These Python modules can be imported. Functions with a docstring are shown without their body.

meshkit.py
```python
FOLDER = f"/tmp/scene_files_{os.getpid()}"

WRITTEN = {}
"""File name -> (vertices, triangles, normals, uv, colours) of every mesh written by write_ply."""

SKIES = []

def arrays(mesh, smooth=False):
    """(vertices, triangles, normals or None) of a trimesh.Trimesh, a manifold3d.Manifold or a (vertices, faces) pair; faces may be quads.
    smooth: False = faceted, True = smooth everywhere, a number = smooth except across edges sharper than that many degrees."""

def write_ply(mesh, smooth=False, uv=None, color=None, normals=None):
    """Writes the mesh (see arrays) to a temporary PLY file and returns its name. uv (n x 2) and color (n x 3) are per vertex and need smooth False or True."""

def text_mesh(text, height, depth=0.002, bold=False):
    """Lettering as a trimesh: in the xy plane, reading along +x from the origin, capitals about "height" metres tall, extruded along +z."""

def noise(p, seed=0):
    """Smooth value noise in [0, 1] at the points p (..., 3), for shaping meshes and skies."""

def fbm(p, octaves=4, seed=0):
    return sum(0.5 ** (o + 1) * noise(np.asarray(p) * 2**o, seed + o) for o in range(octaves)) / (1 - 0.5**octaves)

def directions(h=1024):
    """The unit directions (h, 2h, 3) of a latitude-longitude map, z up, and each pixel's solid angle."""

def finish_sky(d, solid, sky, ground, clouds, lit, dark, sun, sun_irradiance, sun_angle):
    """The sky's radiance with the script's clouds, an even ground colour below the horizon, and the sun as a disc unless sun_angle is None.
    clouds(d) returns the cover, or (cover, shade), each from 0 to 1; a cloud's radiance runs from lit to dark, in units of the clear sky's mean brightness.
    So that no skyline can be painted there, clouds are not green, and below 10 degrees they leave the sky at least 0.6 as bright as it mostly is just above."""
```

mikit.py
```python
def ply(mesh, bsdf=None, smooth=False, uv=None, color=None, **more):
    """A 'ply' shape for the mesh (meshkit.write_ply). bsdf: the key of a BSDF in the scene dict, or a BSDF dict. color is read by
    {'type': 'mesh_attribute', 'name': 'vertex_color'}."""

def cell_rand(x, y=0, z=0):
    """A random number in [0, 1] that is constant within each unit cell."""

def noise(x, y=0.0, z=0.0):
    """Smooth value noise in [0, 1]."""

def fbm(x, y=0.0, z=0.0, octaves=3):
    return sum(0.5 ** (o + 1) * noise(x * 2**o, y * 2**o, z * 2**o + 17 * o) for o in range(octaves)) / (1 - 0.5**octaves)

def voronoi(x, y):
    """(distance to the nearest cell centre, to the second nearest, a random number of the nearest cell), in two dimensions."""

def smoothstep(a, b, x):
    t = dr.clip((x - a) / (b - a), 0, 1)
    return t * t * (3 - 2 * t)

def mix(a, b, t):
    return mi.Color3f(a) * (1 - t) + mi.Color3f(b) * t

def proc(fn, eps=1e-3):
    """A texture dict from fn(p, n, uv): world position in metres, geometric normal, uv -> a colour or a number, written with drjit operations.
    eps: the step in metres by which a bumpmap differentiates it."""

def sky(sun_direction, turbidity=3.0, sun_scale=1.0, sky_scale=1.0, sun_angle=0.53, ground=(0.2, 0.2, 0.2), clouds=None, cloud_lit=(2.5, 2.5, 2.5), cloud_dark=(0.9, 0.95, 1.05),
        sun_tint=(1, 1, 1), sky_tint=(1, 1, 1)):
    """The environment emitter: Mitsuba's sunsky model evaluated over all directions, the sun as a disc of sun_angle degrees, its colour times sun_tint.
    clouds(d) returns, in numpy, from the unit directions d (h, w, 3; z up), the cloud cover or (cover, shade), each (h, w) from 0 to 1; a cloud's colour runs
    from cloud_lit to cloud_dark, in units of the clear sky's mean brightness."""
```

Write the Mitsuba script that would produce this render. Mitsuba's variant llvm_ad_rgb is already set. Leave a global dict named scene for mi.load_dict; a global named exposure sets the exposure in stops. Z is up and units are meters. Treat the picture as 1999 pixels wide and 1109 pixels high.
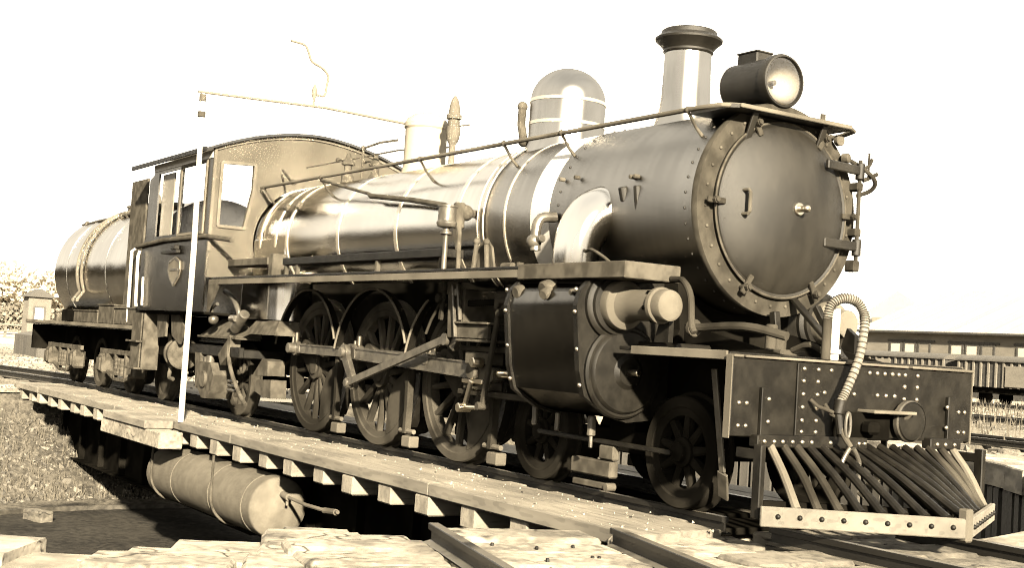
import math, numpy as np, trimesh, mitsuba as mi, drjit as dr, mikit, meshkit
from shapely.geometry import Polygon, Point, box as sbox
from shapely.ops import unary_union
T = mi.ScalarTransform4f
scene, labels = {}, {}
RNG = np.random.default_rng(7)

# ------------------------------------------------------------------ camera, sky, exposure
CAM = np.array([11.3581, -6.3309, 0.9828]); YAW, PITCH, ROLL, FPX = 0.9967, 0.0581, 0.0642, 2581.3
fw = np.array([-math.sin(YAW)*math.cos(PITCH), math.cos(YAW)*math.cos(PITCH), math.sin(PITCH)])
rt = np.cross(fw, [0, 0, 1]); rt /= np.linalg.norm(rt); up0 = np.cross(rt, fw)
UP = math.cos(ROLL)*up0 - math.sin(ROLL)*rt
scene['camera'] = {'type': 'perspective', 'fov': math.degrees(2*math.atan(1999/2/FPX)), 'fov_axis': 'x',
                   'principal_point_offset_x': -41.13/1999, 'principal_point_offset_y': 17.75/1109,
                   'near_clip': 0.1, 'far_clip': 9000.0,
                   'to_world': T().look_at(origin=CAM.tolist(), target=(CAM+fw).tolist(), up=UP.tolist())}
AZ, EL = math.radians(-20), math.radians(19.5)
SUN = [math.cos(EL)*math.cos(AZ), math.cos(EL)*math.sin(AZ), math.sin(EL)]
def haze_cover(d):                                   # bright even haze, thinning towards the zenith
    t = np.clip((np.degrees(np.arcsin(np.clip(d[..., 2], -1, 1)))-25)/50, 0, 1)
    return 1-.2*t*t*(3-2*t)
scene['sky'] = mikit.sky(SUN, turbidity=4, sun_scale=2.05, sun_angle=1.6, sky_scale=1.0, clouds=haze_cover, cloud_lit=(1.7, 1.56, 1.3),
                         cloud_dark=(1, .95, .85), sky_tint=(1.1, 1, .82), sun_tint=(1.0, 1.2, 1.6), ground=(.15, .14, .12))
exposure = 4.2

# ------------------------------------------------------------------ materials (all warm greys: the print is sepia)
def S(v, k=1.0): return [v, v*(1-.095*k), v*(1-.265*k)]
def P(name, v, rough=.5, metal=0., spec=.5, coat=0., coatg=.9, bump=None, k=1.0):
    base = mikit.proc(v) if callable(v) else {'type': 'rgb', 'value': S(v, k)}
    d = {'type': 'principled', 'base_color': base, 'roughness': mikit.proc(rough) if callable(rough) else rough, 'metallic': metal, 'specular': spec}
    if coat: d |= {'clearcoat': coat, 'clearcoat_gloss': coatg}
    if bump: d = {'type': 'bumpmap', 'tex': mikit.proc(bump[0], eps=bump[2] if len(bump) > 2 else .004), 'scale': bump[1], 'bsdf': d}
    scene[name] = {'type': 'twosided', 'bsdf': d}
def PL(name, v, alpha=.2, ior=1.5):                 # paint: black or grey pigment under a clear film, no glare tails
    scene[name] = {'type': 'twosided', 'bsdf': {'type': 'roughplastic', 'distribution': 'beckmann', 'alpha': alpha, 'int_ior': ior, 'nonlinear': True,
                   'diffuse_reflectance': mikit.proc(v) if callable(v) else {'type': 'rgb', 'value': S(v)}}}
def D(name, v):                                      # dull dirty surface
    scene[name] = {'type': 'twosided', 'bsdf': {'type': 'diffuse', 'reflectance': mikit.proc(v) if callable(v) else {'type': 'rgb', 'value': S(v)}}}
def tone(f, lo, hi):
    def g(p, n, uv):
        return mikit.mix(S(lo), S(hi), f(p))
    return g
grime = lambda p: mikit.smoothstep(.3, .75, mikit.fbm(p.x*3.1, p.y*3.1, p.z*2.2, 4))
fine = lambda p: mikit.smoothstep(.25, .8, mikit.fbm(p.x*14, p.y*14, p.z*9, 3))
PL('black_paint', tone(grime, .004, .009), .07)
PL('smokebox_paint', tone(lambda p: mikit.smoothstep(.25, .8, mikit.fbm(p.x*5, p.y*7, p.z*2.5, 4)), .010, .021), .36, 1.28)
def burnished(name, lo, hi, alpha, fx=2., fz=1.4, bump=None):   # polished black iron: a dark mirror, dulled by soot and water streaks
    def g(p, n, uv):
        a = mikit.smoothstep(.25, .75, .7*mikit.fbm(p.x*fx, p.y*fx*1.3, p.z*fz, 4)+.3*mikit.fbm(p.x*24, p.y*6, p.z*3, 3))
        return mikit.mix(S(lo, .35), S(hi, .35), a)
    d = {'type': 'roughconductor', 'alpha': alpha, 'specular_reflectance': mikit.proc(g)}
    if bump: d = {'type': 'bumpmap', 'tex': mikit.proc(lambda p, n, uv: mikit.fbm(p.x*2.3, p.y*3.1, p.z*3.1, 2), eps=.01), 'scale': bump, 'bsdf': d}
    scene[name] = {'type': 'twosided', 'bsdf': d}
burnished('gloss_iron', .24, .34, .14)
burnished('casing_iron', .09, .15, .06, bump=.004)
burnished('graphite', .2, .27, .22, 2., 1.4, bump=.004)
burnished('tank_cladding', .38, .48, .05, bump=.006)
burnished('cab_paint', .14, .22, .1, bump=.004)
burnished('boiler_cladding', .44, .54, .05, bump=.006)
D('under_black', tone(grime, .002, .006))
PL('frame_black', tone(fine, .006, .0125), .3, 1.2)
D('wheel_paint', tone(grime, .011, .034))
P('motion_steel', tone(fine, .03, .068), .42, metal=.4)
P('bright_steel', .5, .22, metal=1.)
P('polished_band', .42, .2, metal=.8)
D('grey_part', tone(fine, .026, .054))
D('cab_front_paint', tone(grime, .038, .054))
P('cab_inside', tone(grime, .06, .09), .6)
P('pale_paint', .24, .4, k=.5)
scene['lamp_pane'] = {'type': 'thindielectric'}
scene['reflector_metal'] = {'type': 'twosided', 'bsdf': {'type': 'roughconductor', 'alpha': .5, 'specular_reflectance': {'type': 'rgb', 'value': S(.15)}}}
P('lens_glass', .03, .1, spec=1., coat=1.)
P('rope', tone(lambda p: mikit.noise(p.x*60, p.y*60, p.z*60), .04, .1), .8)
D('ring_paint', tone(fine, .016, .03)); D('bogie_black', tone(grime, .004, .012)); D('wire_brown', .09); D('sand_dome_paint', .17)
def woodf(sx, sy, lo, hi):
    def g(p, n, uv):
        a = mikit.fbm(p.x*sx, p.y*sy, p.z*9, 4); b = mikit.fbm(p.x*2.3, p.y*2.3, p.z*2.3, 3)
        c = mikit.smoothstep(.66, .72, mikit.noise(p.x*sx*7+9, p.y*sy*3.1, p.z*40))
        return mikit.mix(S(lo), S(hi), mikit.smoothstep(.2, .8, .55*a+.45*b)) * (1-.2*c)
    return g
def woodh(sx, sy): return lambda p, n, uv: mikit.fbm(p.x*sx*1.7, p.y*sy*1.7, p.z*14, 3)
P('deck_wood', woodf(1.6, 22, .04, .105), .75, spec=.3, bump=(woodh(1.6, 22), .006))
P('tie_wood', woodf(20, 2.0, .055, .13), .8, spec=.3, bump=(woodh(20, 2), .006))
def crack(p, f):
    a = mikit.fbm(p.x*f, p.y*f, p.z*f, 3); b = mikit.fbm(p.x*f*.8+7, p.y*f*.8, p.z*f+3, 3)
    return (1-mikit.smoothstep(.0, .022, dr.abs(a-.5)))*mikit.smoothstep(.45, .6, b)
def timberf(lo, hi):
    def g(p, n, uv):
        a = mikit.smoothstep(.25, .75, .5*mikit.fbm(p.x*4, p.y*4, p.z*5, 4)+.5*mikit.fbm(p.x*24, p.y*24, p.z*24, 3))
        dirt = mikit.smoothstep(.55, .75, mikit.fbm(p.x*2.2+3, p.y*2.2, p.z*2, 4))
        return mikit.mix(S(lo), S(hi), a)*(1-.55*dirt)*(1-.75*crack(p, 3.2))
    return g
def timberh(p, n, uv): return .7*mikit.fbm(p.x*9, p.y*9, p.z*9, 4)+.3*mikit.fbm(p.x*34, p.y*34, p.z*34, 2)-.5*crack(p, 3.2)
P('pale_timber', timberf(.05, .15), .85, spec=.25, bump=(timberh, .03))
P('grey_timber', timberf(.028, .085), .85, spec=.25, bump=(timberh, .026))
P('concrete', tone(lambda p: mikit.smoothstep(.3, .75, mikit.fbm(p.x*4, p.y*4, p.z*6, 4)), .06, .16), .85, bump=(timberh, .024))
P('pit_wood', tone(lambda p: mikit.fbm(p.x*9, p.y*9, p.z*.8, 3), .01, .04), .8)
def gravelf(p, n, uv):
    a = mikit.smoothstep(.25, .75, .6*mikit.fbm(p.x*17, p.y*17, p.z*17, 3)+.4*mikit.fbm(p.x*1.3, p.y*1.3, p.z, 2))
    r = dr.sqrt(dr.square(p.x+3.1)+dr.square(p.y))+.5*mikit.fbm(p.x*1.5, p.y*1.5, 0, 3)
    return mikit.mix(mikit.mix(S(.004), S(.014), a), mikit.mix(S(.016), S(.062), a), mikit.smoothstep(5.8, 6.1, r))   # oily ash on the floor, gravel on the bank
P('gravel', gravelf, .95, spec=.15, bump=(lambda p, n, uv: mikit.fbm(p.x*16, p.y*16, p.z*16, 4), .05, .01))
def earthf(p, n, uv):
    a = mikit.smoothstep(.3, .7, .5*mikit.fbm(p.x*6, p.y*6, 0, 4)+.5*mikit.fbm(p.x*.35, p.y*.35, 3, 3))
    cinder, pale = mikit.mix(S(.012), S(.03), a), mikit.mix(S(.06), S(.14), a)
    road = mikit.smoothstep(-1.6, -.4, p.y+2.*mikit.fbm(p.x*.3, p.y*.3, 0, 2))    # trodden pale gravel; cinders and rough grass beyond it
    near = mikit.smoothstep(-1., 3., p.x+2.*mikit.fbm(p.x*.5, p.y*.5, 5, 2))
    return mikit.mix(cinder, pale, dr.maximum(road*mikit.smoothstep(-10., -12., p.x)+mikit.smoothstep(4., 7., p.y)*.6, near))
P('earth', earthf, .95, spec=.2, bump=(lambda p, n, uv: mikit.fbm(p.x*9, p.y*9, p.z*9, 4), .04, .01))
P('beam_wood', woodf(6, 9, .04, .085), .8, spec=.3)
P('stone_a', .07, .9); P('stone_b', .03, .9); P('stone_c', .13, .9)
P('rail_steel', tone(fine, .02, .05), .5, metal=.3)
D('tank_grey', tone(grime, .05, .085))
D('air_tank_paint', tone(lambda p: .5*fine(p)+.5*mikit.smoothstep(.3, .8, mikit.fbm(p.x*1.5, p.y*9, p.z*2, 4)), .055, .085))
P('roof_iron', tone(lambda p: mikit.noise(p.x*9, 0, 0), .15, .19), .7)
P('shed_wall', tone(lambda p: mikit.fbm(p.x*1.5, p.y*1.5, p.z*4, 3), .05, .085), .9)
P('shed_dark', tone(fine, .01, .02), .8)
P('shed_pane', .24, .15, spec=.8)
P('wagon_grey', tone(lambda p: mikit.fbm(p.x*8, p.y*2, p.z*.7, 3), .014, .036), .8)
scene['pane'] = {'type': 'thindielectric', 'specular_transmittance': {'type': 'rgb', 'value': S(.85)}}
def leaf(name, v): scene[name] = {'type': 'twosided', 'bsdf': {'type': 'diffuse', 'reflectance': {'type': 'rgb', 'value': S(v)}}}
def thin_leaf(name, v): scene[name] = {'type': 'principledthin', 'base_color': {'type': 'rgb', 'value': S(v)}, 'roughness': .8, 'diff_trans': 1.0}
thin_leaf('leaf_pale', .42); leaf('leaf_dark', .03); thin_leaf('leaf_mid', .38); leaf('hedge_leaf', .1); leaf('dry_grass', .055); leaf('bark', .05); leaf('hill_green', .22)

# ------------------------------------------------------------------ mesh helpers: (V, F) pairs
def cat(*ms):
    V, F, n = [], [], 0
    for m in ms:
        v, f = np.asarray(m[0], float), np.asarray(m[1], int)
        if f.shape[1] == 4: f = np.vstack([f[:, [0, 1, 2]], f[:, [0, 2, 3]]])
        V.append(v); F.append(f+n); n += len(v)
    return np.vstack(V), np.vstack(F)
def _chamfer_topology():
    v = np.array([[sx*(1 if k == 0 else .5), sy*(1 if k == 1 else .5), sz*(1 if k == 2 else .5)] for sx in (-1, 1) for sy in (-1, 1) for sz in (-1, 1) for k in range(3)])
    m = trimesh.Trimesh(v, process=False).convex_hull if False else trimesh.convex.convex_hull(trimesh.PointCloud(v))
    from scipy.spatial import cKDTree
    idx = cKDTree(v).query(m.vertices)[1]
    f = idx[m.faces]
    c = v[f]; nn = np.cross(c[:, 1]-c[:, 0], c[:, 2]-c[:, 0]); flip = (nn*c.mean(1)).sum(1) < 0
    f[flip] = f[flip][:, ::-1]
    return f
CH_F = _chamfer_topology()
CH_S = np.array([[sx, sy, sz] for sx in (-1, 1) for sy in (-1, 1) for sz in (-1, 1) for k in range(3)], float)
CH_K = np.array([[0 if k == 0 else 1, 0 if k == 1 else 1, 0 if k == 2 else 1] for _ in range(8) for k in range(3)], float)
def bx(x0, x1, y0, y1, z0, z1, ch=.008):
    h = np.array([abs(x1-x0), abs(y1-y0), abs(z1-z0)])/2; c = np.array([x0+x1, y0+y1, z0+z1])/2
    ch = min(ch, h.min()*.45)
    return CH_S*(h-CH_K*ch)+c, CH_F
def frame_of(d):
    d = np.asarray(d, float)/np.linalg.norm(d)
    a = np.cross(d, [0, 0, 1.] if abs(d[2]) < .9 else [1., 0, 0]); a /= np.linalg.norm(a)
    return d, a, np.cross(d, a)
def lathe(prof, o, d, n=32):
    """prof: list of (radius, distance along d)."""
    d, a, b = frame_of(d); th = np.arange(n)*2*math.pi/n; pr = np.array(prof, float)
    ring = np.cos(th)[:, None]*a+np.sin(th)[:, None]*b
    V = (np.asarray(o, float)+pr[:, None, 1:2]*d+pr[:, None, :1]*ring[None]).reshape(-1, 3)
    i, j = np.meshgrid(np.arange(len(pr)-1), np.arange(n), indexing='ij'); j2 = (j+1) % n
    Q = np.stack([i*n+j, i*n+j2, (i+1)*n+j2, (i+1)*n+j], -1).reshape(-1, 4)
    F = np.vstack([Q[:, [0, 1, 2]], Q[:, [0, 2, 3]]])
    ar = np.linalg.norm(np.cross(V[F[:, 1]]-V[F[:, 0]], V[F[:, 2]]-V[F[:, 0]]), axis=1)
    return V, F[ar > 1e-12]
def cyl(p0, p1, r, n=20, ch=0.0, r1=None):
    p0, p1 = np.asarray(p0, float), np.asarray(p1, float); L = np.linalg.norm(p1-p0); r1 = r if r1 is None else r1
    pr = [(0, 0), (r-ch, 0), (r, ch), (r1, L-ch), (r1-ch, L), (0, L)] if ch else [(0, 0), (r, 0), (r1, L), (0, L)]
    return lathe(pr, p0, p1-p0, n)
def smoothpts(pts, n=8):
    P_ = np.array(pts, float); out = []
    Q = np.vstack([2*P_[0]-P_[1], P_, 2*P_[-1]-P_[-2]])
    for i in range(1, len(Q)-2):
        for t in np.arange(n)/n:
            a, b, c, d = Q[i-1:i+3]
            out.append(.5*((2*b)+(-a+c)*t+(2*a-5*b+4*c-d)*t*t+(-a+3*b-3*c+d)*t**3))
    out.append(P_[-1]); return np.array(out)
def tube(pts, r, n=10, smooth=0, caps=True):
    p = smoothpts(pts, smooth) if smooth else np.array(pts, float)
    r = np.full(len(p), float(r)) if np.ndim(r) == 0 else np.asarray(r, float)
    if len(r) != len(p): r = np.interp(np.linspace(0, 1, len(p)), np.linspace(0, 1, len(r)), r)
    t = np.gradient(p, axis=0); t /= np.linalg.norm(t, axis=1, keepdims=True)+1e-12
    a = np.cross(t[0], [0, 0, 1.] if abs(t[0][2]) < .9 else [1., 0, 0]); A = []
    for k in range(len(p)):
        a = a-t[k]*(a@t[k]); a /= np.linalg.norm(a)+1e-12; A.append(a)
    A = np.array(A); B = np.cross(t, A); th = np.arange(n)*2*math.pi/n
    V = (p[:, None]+r[:, None, None]*(np.cos(th)[None, :, None]*A[:, None]+np.sin(th)[None, :, None]*B[:, None])).reshape(-1, 3)
    i, j = np.meshgrid(np.arange(len(p)-1), np.arange(n), indexing='ij'); j2 = (j+1) % n
    Q = np.stack([i*n+j, i*n+j2, (i+1)*n+j2, (i+1)*n+j], -1).reshape(-1, 4)
    F = [Q[:, [0, 1, 2]], Q[:, [0, 2, 3]]]
    if caps:
        m = len(V); V = np.vstack([V, p[0], p[-1]]); k = np.arange(n); e = (len(p)-1)*n
        F += [np.stack([k*0+m, (k+1) % n, k], 1), np.stack([k*0+m+1, e+k, e+(k+1) % n], 1)]
    return V, np.vstack(F)
def prism(poly, axis, a0, a1):
    """poly: shapely polygon or list of 2-D points; axis x: (y,z); y: (x,z); z: (x,y)."""
    g = poly if hasattr(poly, 'geom_type') else Polygon(poly)
    ms = []
    for q in getattr(g, 'geoms', [g]):
        m = trimesh.creation.extrude_polygon(q, abs(a1-a0), engine='earcut'); v = np.array(m.vertices); lo = min(a0, a1)
        V = {'x': lambda: np.c_[v[:, 2]+lo, v[:, 0], v[:, 1]], 'y': lambda: np.c_[v[:, 0], v[:, 2]+lo, v[:, 1]], 'z': lambda: np.c_[v[:, 0], v[:, 1], v[:, 2]+lo]}[axis]()
        F = np.array(m.faces)
        ms.append((V, F[:, ::-1] if axis == 'y' else F))
    return cat(*ms)
def ball(c, r, sub=1, sc=(1, 1, 1)):
    m = trimesh.creation.icosphere(subdivisions=sub, radius=1.0)
    return np.array(m.vertices)*r*np.array(sc)+np.array(c, float), np.array(m.faces)
def bar(p0, p1, w, h, upv=(0, 0, 1), ch=.006):
    """a rectangular bar from p0 to p1, w across, h along upv."""
    p0, p1 = np.asarray(p0, float), np.asarray(p1, float); d = p1-p0; L = np.linalg.norm(d); d /= L
    s = np.cross(d, upv); s /= np.linalg.norm(s); u = np.cross(s, d)
    v, f = bx(0, L, -w/2, w/2, -h/2, h/2, ch)
    return p0+v[:, :1]*d-v[:, 1:2]*s+v[:, 2:]*u, f
def rot(m, ang, axis, o=(0, 0, 0)):
    R = trimesh.transformations.rotation_matrix(ang, axis, o); return np.asarray(m[0])@R[:3, :3].T+R[:3, 3], m[1]
def mv(m, d): return np.asarray(m[0])+np.array(d, float), m[1]
def mir(m): return np.asarray(m[0])*[1, -1, 1], np.asarray(m[1])[:, ::-1] if np.asarray(m[1]).shape[1] == 3 else m[1]
def arcband(o, r0, r1, x0, x1, a0, a1, n=32):
    """part of a hollow cylinder along x; angle measured from +y towards +z."""
    a = np.linspace(a0, a1, n); P_ = [(o[1]+r1*math.cos(t), o[2]+r1*math.sin(t)) for t in a]+[(o[1]+r0*math.cos(t), o[2]+r0*math.sin(t)) for t in a[::-1]]
    return prism(P_, 'x', x0, x1)

# ------------------------------------------------------------------ naming helpers
def numbered(k):
    if k not in scene and k not in labels and not any(q.startswith(k+'__') for q in scene): return k
    i = 1
    while True:
        q = f'{k}_{i:03d}'
        if q not in scene and q not in labels and not any(z.startswith(q+'__') for z in scene): return q
        i += 1
NUM = {}
ONE = {'rivets', 'sleepers', 'hose_ring', 'bank_stones', 'bank_boulders', 'bank_cinders', 'loose_ballast', 'yard_ballast', 'track_ballast', 'bank_grass', 'yard_grass', 'hedge', 'tree_belt', 'crown', 'deck_chips', 'ground', 'turntable_pit', 'hills'}
def pieces(mesh):
    """the far-apart pieces of a mesh, each to be an entry of its own."""
    from scipy.sparse import coo_matrix
    from scipy.sparse.csgraph import connected_components
    V, F = np.asarray(mesh[0], float), np.asarray(mesh[1], int)
    if F.shape[1] == 4: F = np.vstack([F[:, [0, 1, 2]], F[:, [0, 2, 3]]])
    e = np.vstack([F[:, [0, 1]], F[:, [1, 2]]]); k, isl = connected_components(coo_matrix((np.ones(len(e)), (e[:, 0], e[:, 1])), shape=(len(V), len(V))), directed=False)
    if k == 1 or k > 400: return [mesh]
    lo, hi = np.full((k, 3), np.inf), np.full((k, 3), -np.inf); np.minimum.at(lo, isl, V); np.maximum.at(hi, isl, V)
    size = (hi-lo).max(1); gap = np.maximum(0, np.maximum(lo[:, None]-hi[None], lo[None]-hi[:, None]))
    near = np.sqrt((gap**2).sum(2)) <= np.maximum(.02, .5*np.maximum(size[:, None], size[None]))*.98
    m, pc = connected_components(coo_matrix(near), directed=False)
    if m == 1: return [mesh]
    out = []
    for q in range(m):
        vs = np.nonzero(pc[isl] == q)[0]; re = np.full(len(V), -1); re[vs] = np.arange(len(vs)); f = F[pc[isl[F[:, 0]]] == q]
        out.append((V[vs], re[f]))
    return out
def obj(name, mesh, mat, parent=None, smooth=30, to=None):
    base = name if parent is None else parent+'__'+name
    first = None
    for m in ([mesh] if isinstance(mesh, dict) or name in ONE or parent is None else pieces(mesh)):
        i = NUM.get(base, 0); NUM[base] = i+1
        key = base if i == 0 else f'{base}_{i:03d}'
        assert key not in scene, key
        d = dict(m) if isinstance(m, dict) else mikit.ply(m, mat, smooth=smooth)
        if to is not None: d['to_world'] = to
        scene[key] = d; first = first or key
    return first
def slot(name, parent=None):
    base = name if parent is None else parent+'__'+name
    i = NUM.get(base, 0); NUM[base] = i+1
    return base if i == 0 else f'{base}_{i:03d}'
def thing(name, label, cat_, group=None):
    k = slot(name); labels[k] = {'label': label, 'category': cat_}
    if group: labels[k]['group'] = group
    return k
def tag(k, label=None, cat_=None, group=None, kind=None):
    labels[k] = {a: b for a, b in (('label', label), ('category', cat_), ('group', group), ('kind', kind)) if b}
    return k
def rivet_mesh(pts, r, axis=0, n=1):
    b = ball((0, 0, 0), r, n); sc = np.ones(3); sc[axis] = .75
    return cat(*[(b[0]*sc+np.array(p), b[1]) for p in pts])
# ------------------------------------------------------------------ the setting: ground, pit, coping
CX = -3.1
def zg(x, y):
    return np.clip(-.16+.017*np.asarray(y), -.27, .1)
def polar(rs, n, fz, noise_amp=0., seed=1, a0=0., a1=2*math.pi):
    full = abs(a1-a0-2*math.pi) < 1e-6
    th = np.linspace(a0, a1, n, endpoint=not full); R_, A = np.meshgrid(rs, th, indexing='ij')
    X, Y = CX+R_*np.cos(A), R_*np.sin(A); Z = fz(X, Y, R_, A)
    if noise_amp: Z = Z+noise_amp*(meshkit.fbm(np.stack([X*1.7, Y*1.7, 0*X], -1), 4, seed)-.5)*np.clip((R_-rs[0])*3, 0, 1)
    V = np.stack([X, Y, Z], -1).reshape(-1, 3); m, k = len(rs), n
    i, j = np.meshgrid(np.arange(m-1), np.arange(k if full else k-1), indexing='ij'); j2 = (j+1) % k
    Q = np.stack([i*k+j, (i+1)*k+j, (i+1)*k+j2, i*k+j2], -1).reshape(-1, 4)
    return V, np.vstack([Q[:, [0, 1, 2]], Q[:, [0, 2, 3]]])
RR = 8.36
rs = np.concatenate([np.linspace(RR, 14, 60), np.geomspace(14.2, 70, 60), np.geomspace(75, 5000, 24)])
tag(obj('ground', polar(rs, 420, lambda X, Y, R_, A: zg(X, Y)-.03, .09), 'earth', smooth=True), kind='structure')
def pit_z(X, Y, R_, A):
    bank = np.clip((-np.cos(A)-.62)/.2, 0, 1); bank = bank*bank*(3-2*bank)
    zr = zg(X, Y)-.05
    zb = np.interp(R_, [0, 5.4, 6.2, 8.1, 8.36], [-1.75, -1.75, -1.62, -.62, -.2])
    zw = np.where(R_ > 8.34, zr, -1.75+.1*np.clip(R_-7, 0, 1))
    return bank*np.minimum(zb, zr)+(1-bank)*zw
rp = np.concatenate([np.linspace(.05, 5.4, 26), np.linspace(5.5, 8.2, 46), [8.3, 8.35, 8.36]])
m = polar(rp, 300, pit_z); v = m[0]; r_ = np.hypot(v[:, 0]-CX, v[:, 1])
v[:, 2] += .1*(meshkit.fbm(v*[3, 3, 1], 4, 5)-.5)*np.clip((8.3-r_)*3, 0, 1)
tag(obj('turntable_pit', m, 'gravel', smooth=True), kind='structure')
def stones(n, f, r0, r1, seed):
    g = np.random.default_rng(seed); out = []
    tet = np.array([[1, .1, -.3], [-.6, .9, -.2], [-.5, -.8, -.3], [.1, 0, .8], [.3, -.5, .5]]); tf = trimesh.convex.convex_hull(tet).faces
    hull = np.array(trimesh.convex.convex_hull(tet).vertices)
    for _ in range(n):
        x, y, z = f(g); s = r0*(r1/r0)**(g.random()**2); R = trimesh.transformations.random_rotation_matrix(g.random(3))[:3, :3]
        out.append((hull*[1, 1, .75]@R.T*s+[x, y, z], tf))
    return cat(*out)
def bank_pt(g):
    a = math.pi+g.uniform(-.75, .75); r = g.uniform(5.95, 8.2); x, y = CX+r*math.cos(a), r*math.sin(a)
    return x, y, float(pit_z(np.array(x), np.array(y), np.array(r), np.array(a)))
tag(obj('bank_stones', stones(5200, bank_pt, .012, .05, 3), 'stone_a', smooth=False), 'pale broken stones strewn over the gravel bank of the pit', kind='stuff')
tag(obj('bank_boulders', stones(90, bank_pt, .05, .12, 31), 'stone_a', smooth=False), 'larger pale stones half buried in the gravel bank of the pit', kind='stuff')
tag(obj('bank_cinders', stones(2600, bank_pt, .015, .06, 4), 'stone_b', smooth=False), 'dark cinders lying in the gravel bank of the pit', kind='stuff')
def near_pt(g):
    a = math.radians(g.uniform(-75, 12)); r = g.uniform(8.5, 14); x, y = CX+r*math.cos(a), r*math.sin(a)
    return x, y, float(zg(x, y))-.03
tag(obj('loose_ballast', stones(3500, near_pt, .008, .03, 5), 'stone_c', smooth=False), 'pale loose ballast lying on the near ground', kind='stuff')
def far_pt(g):
    x, y = g.uniform(-26, 3), g.uniform(9, 34); return x, y, float(zg(x, y))-.02
tag(obj('yard_ballast', stones(5000, far_pt, .03, .09, 6), 'stone_a', smooth=False), 'grey ballast spread between the far yard tracks', kind='stuff')
def rear_pt(g):
    x, y = g.uniform(-40, -11.6), g.uniform(-4.5, 6); return x, y, float(zg(x, y))-.02
tag(obj('track_ballast', stones(4500, rear_pt, .02, .05, 8), 'stone_b', smooth=False), 'dark ballast round the rails behind the tender', kind='stuff')
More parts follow.
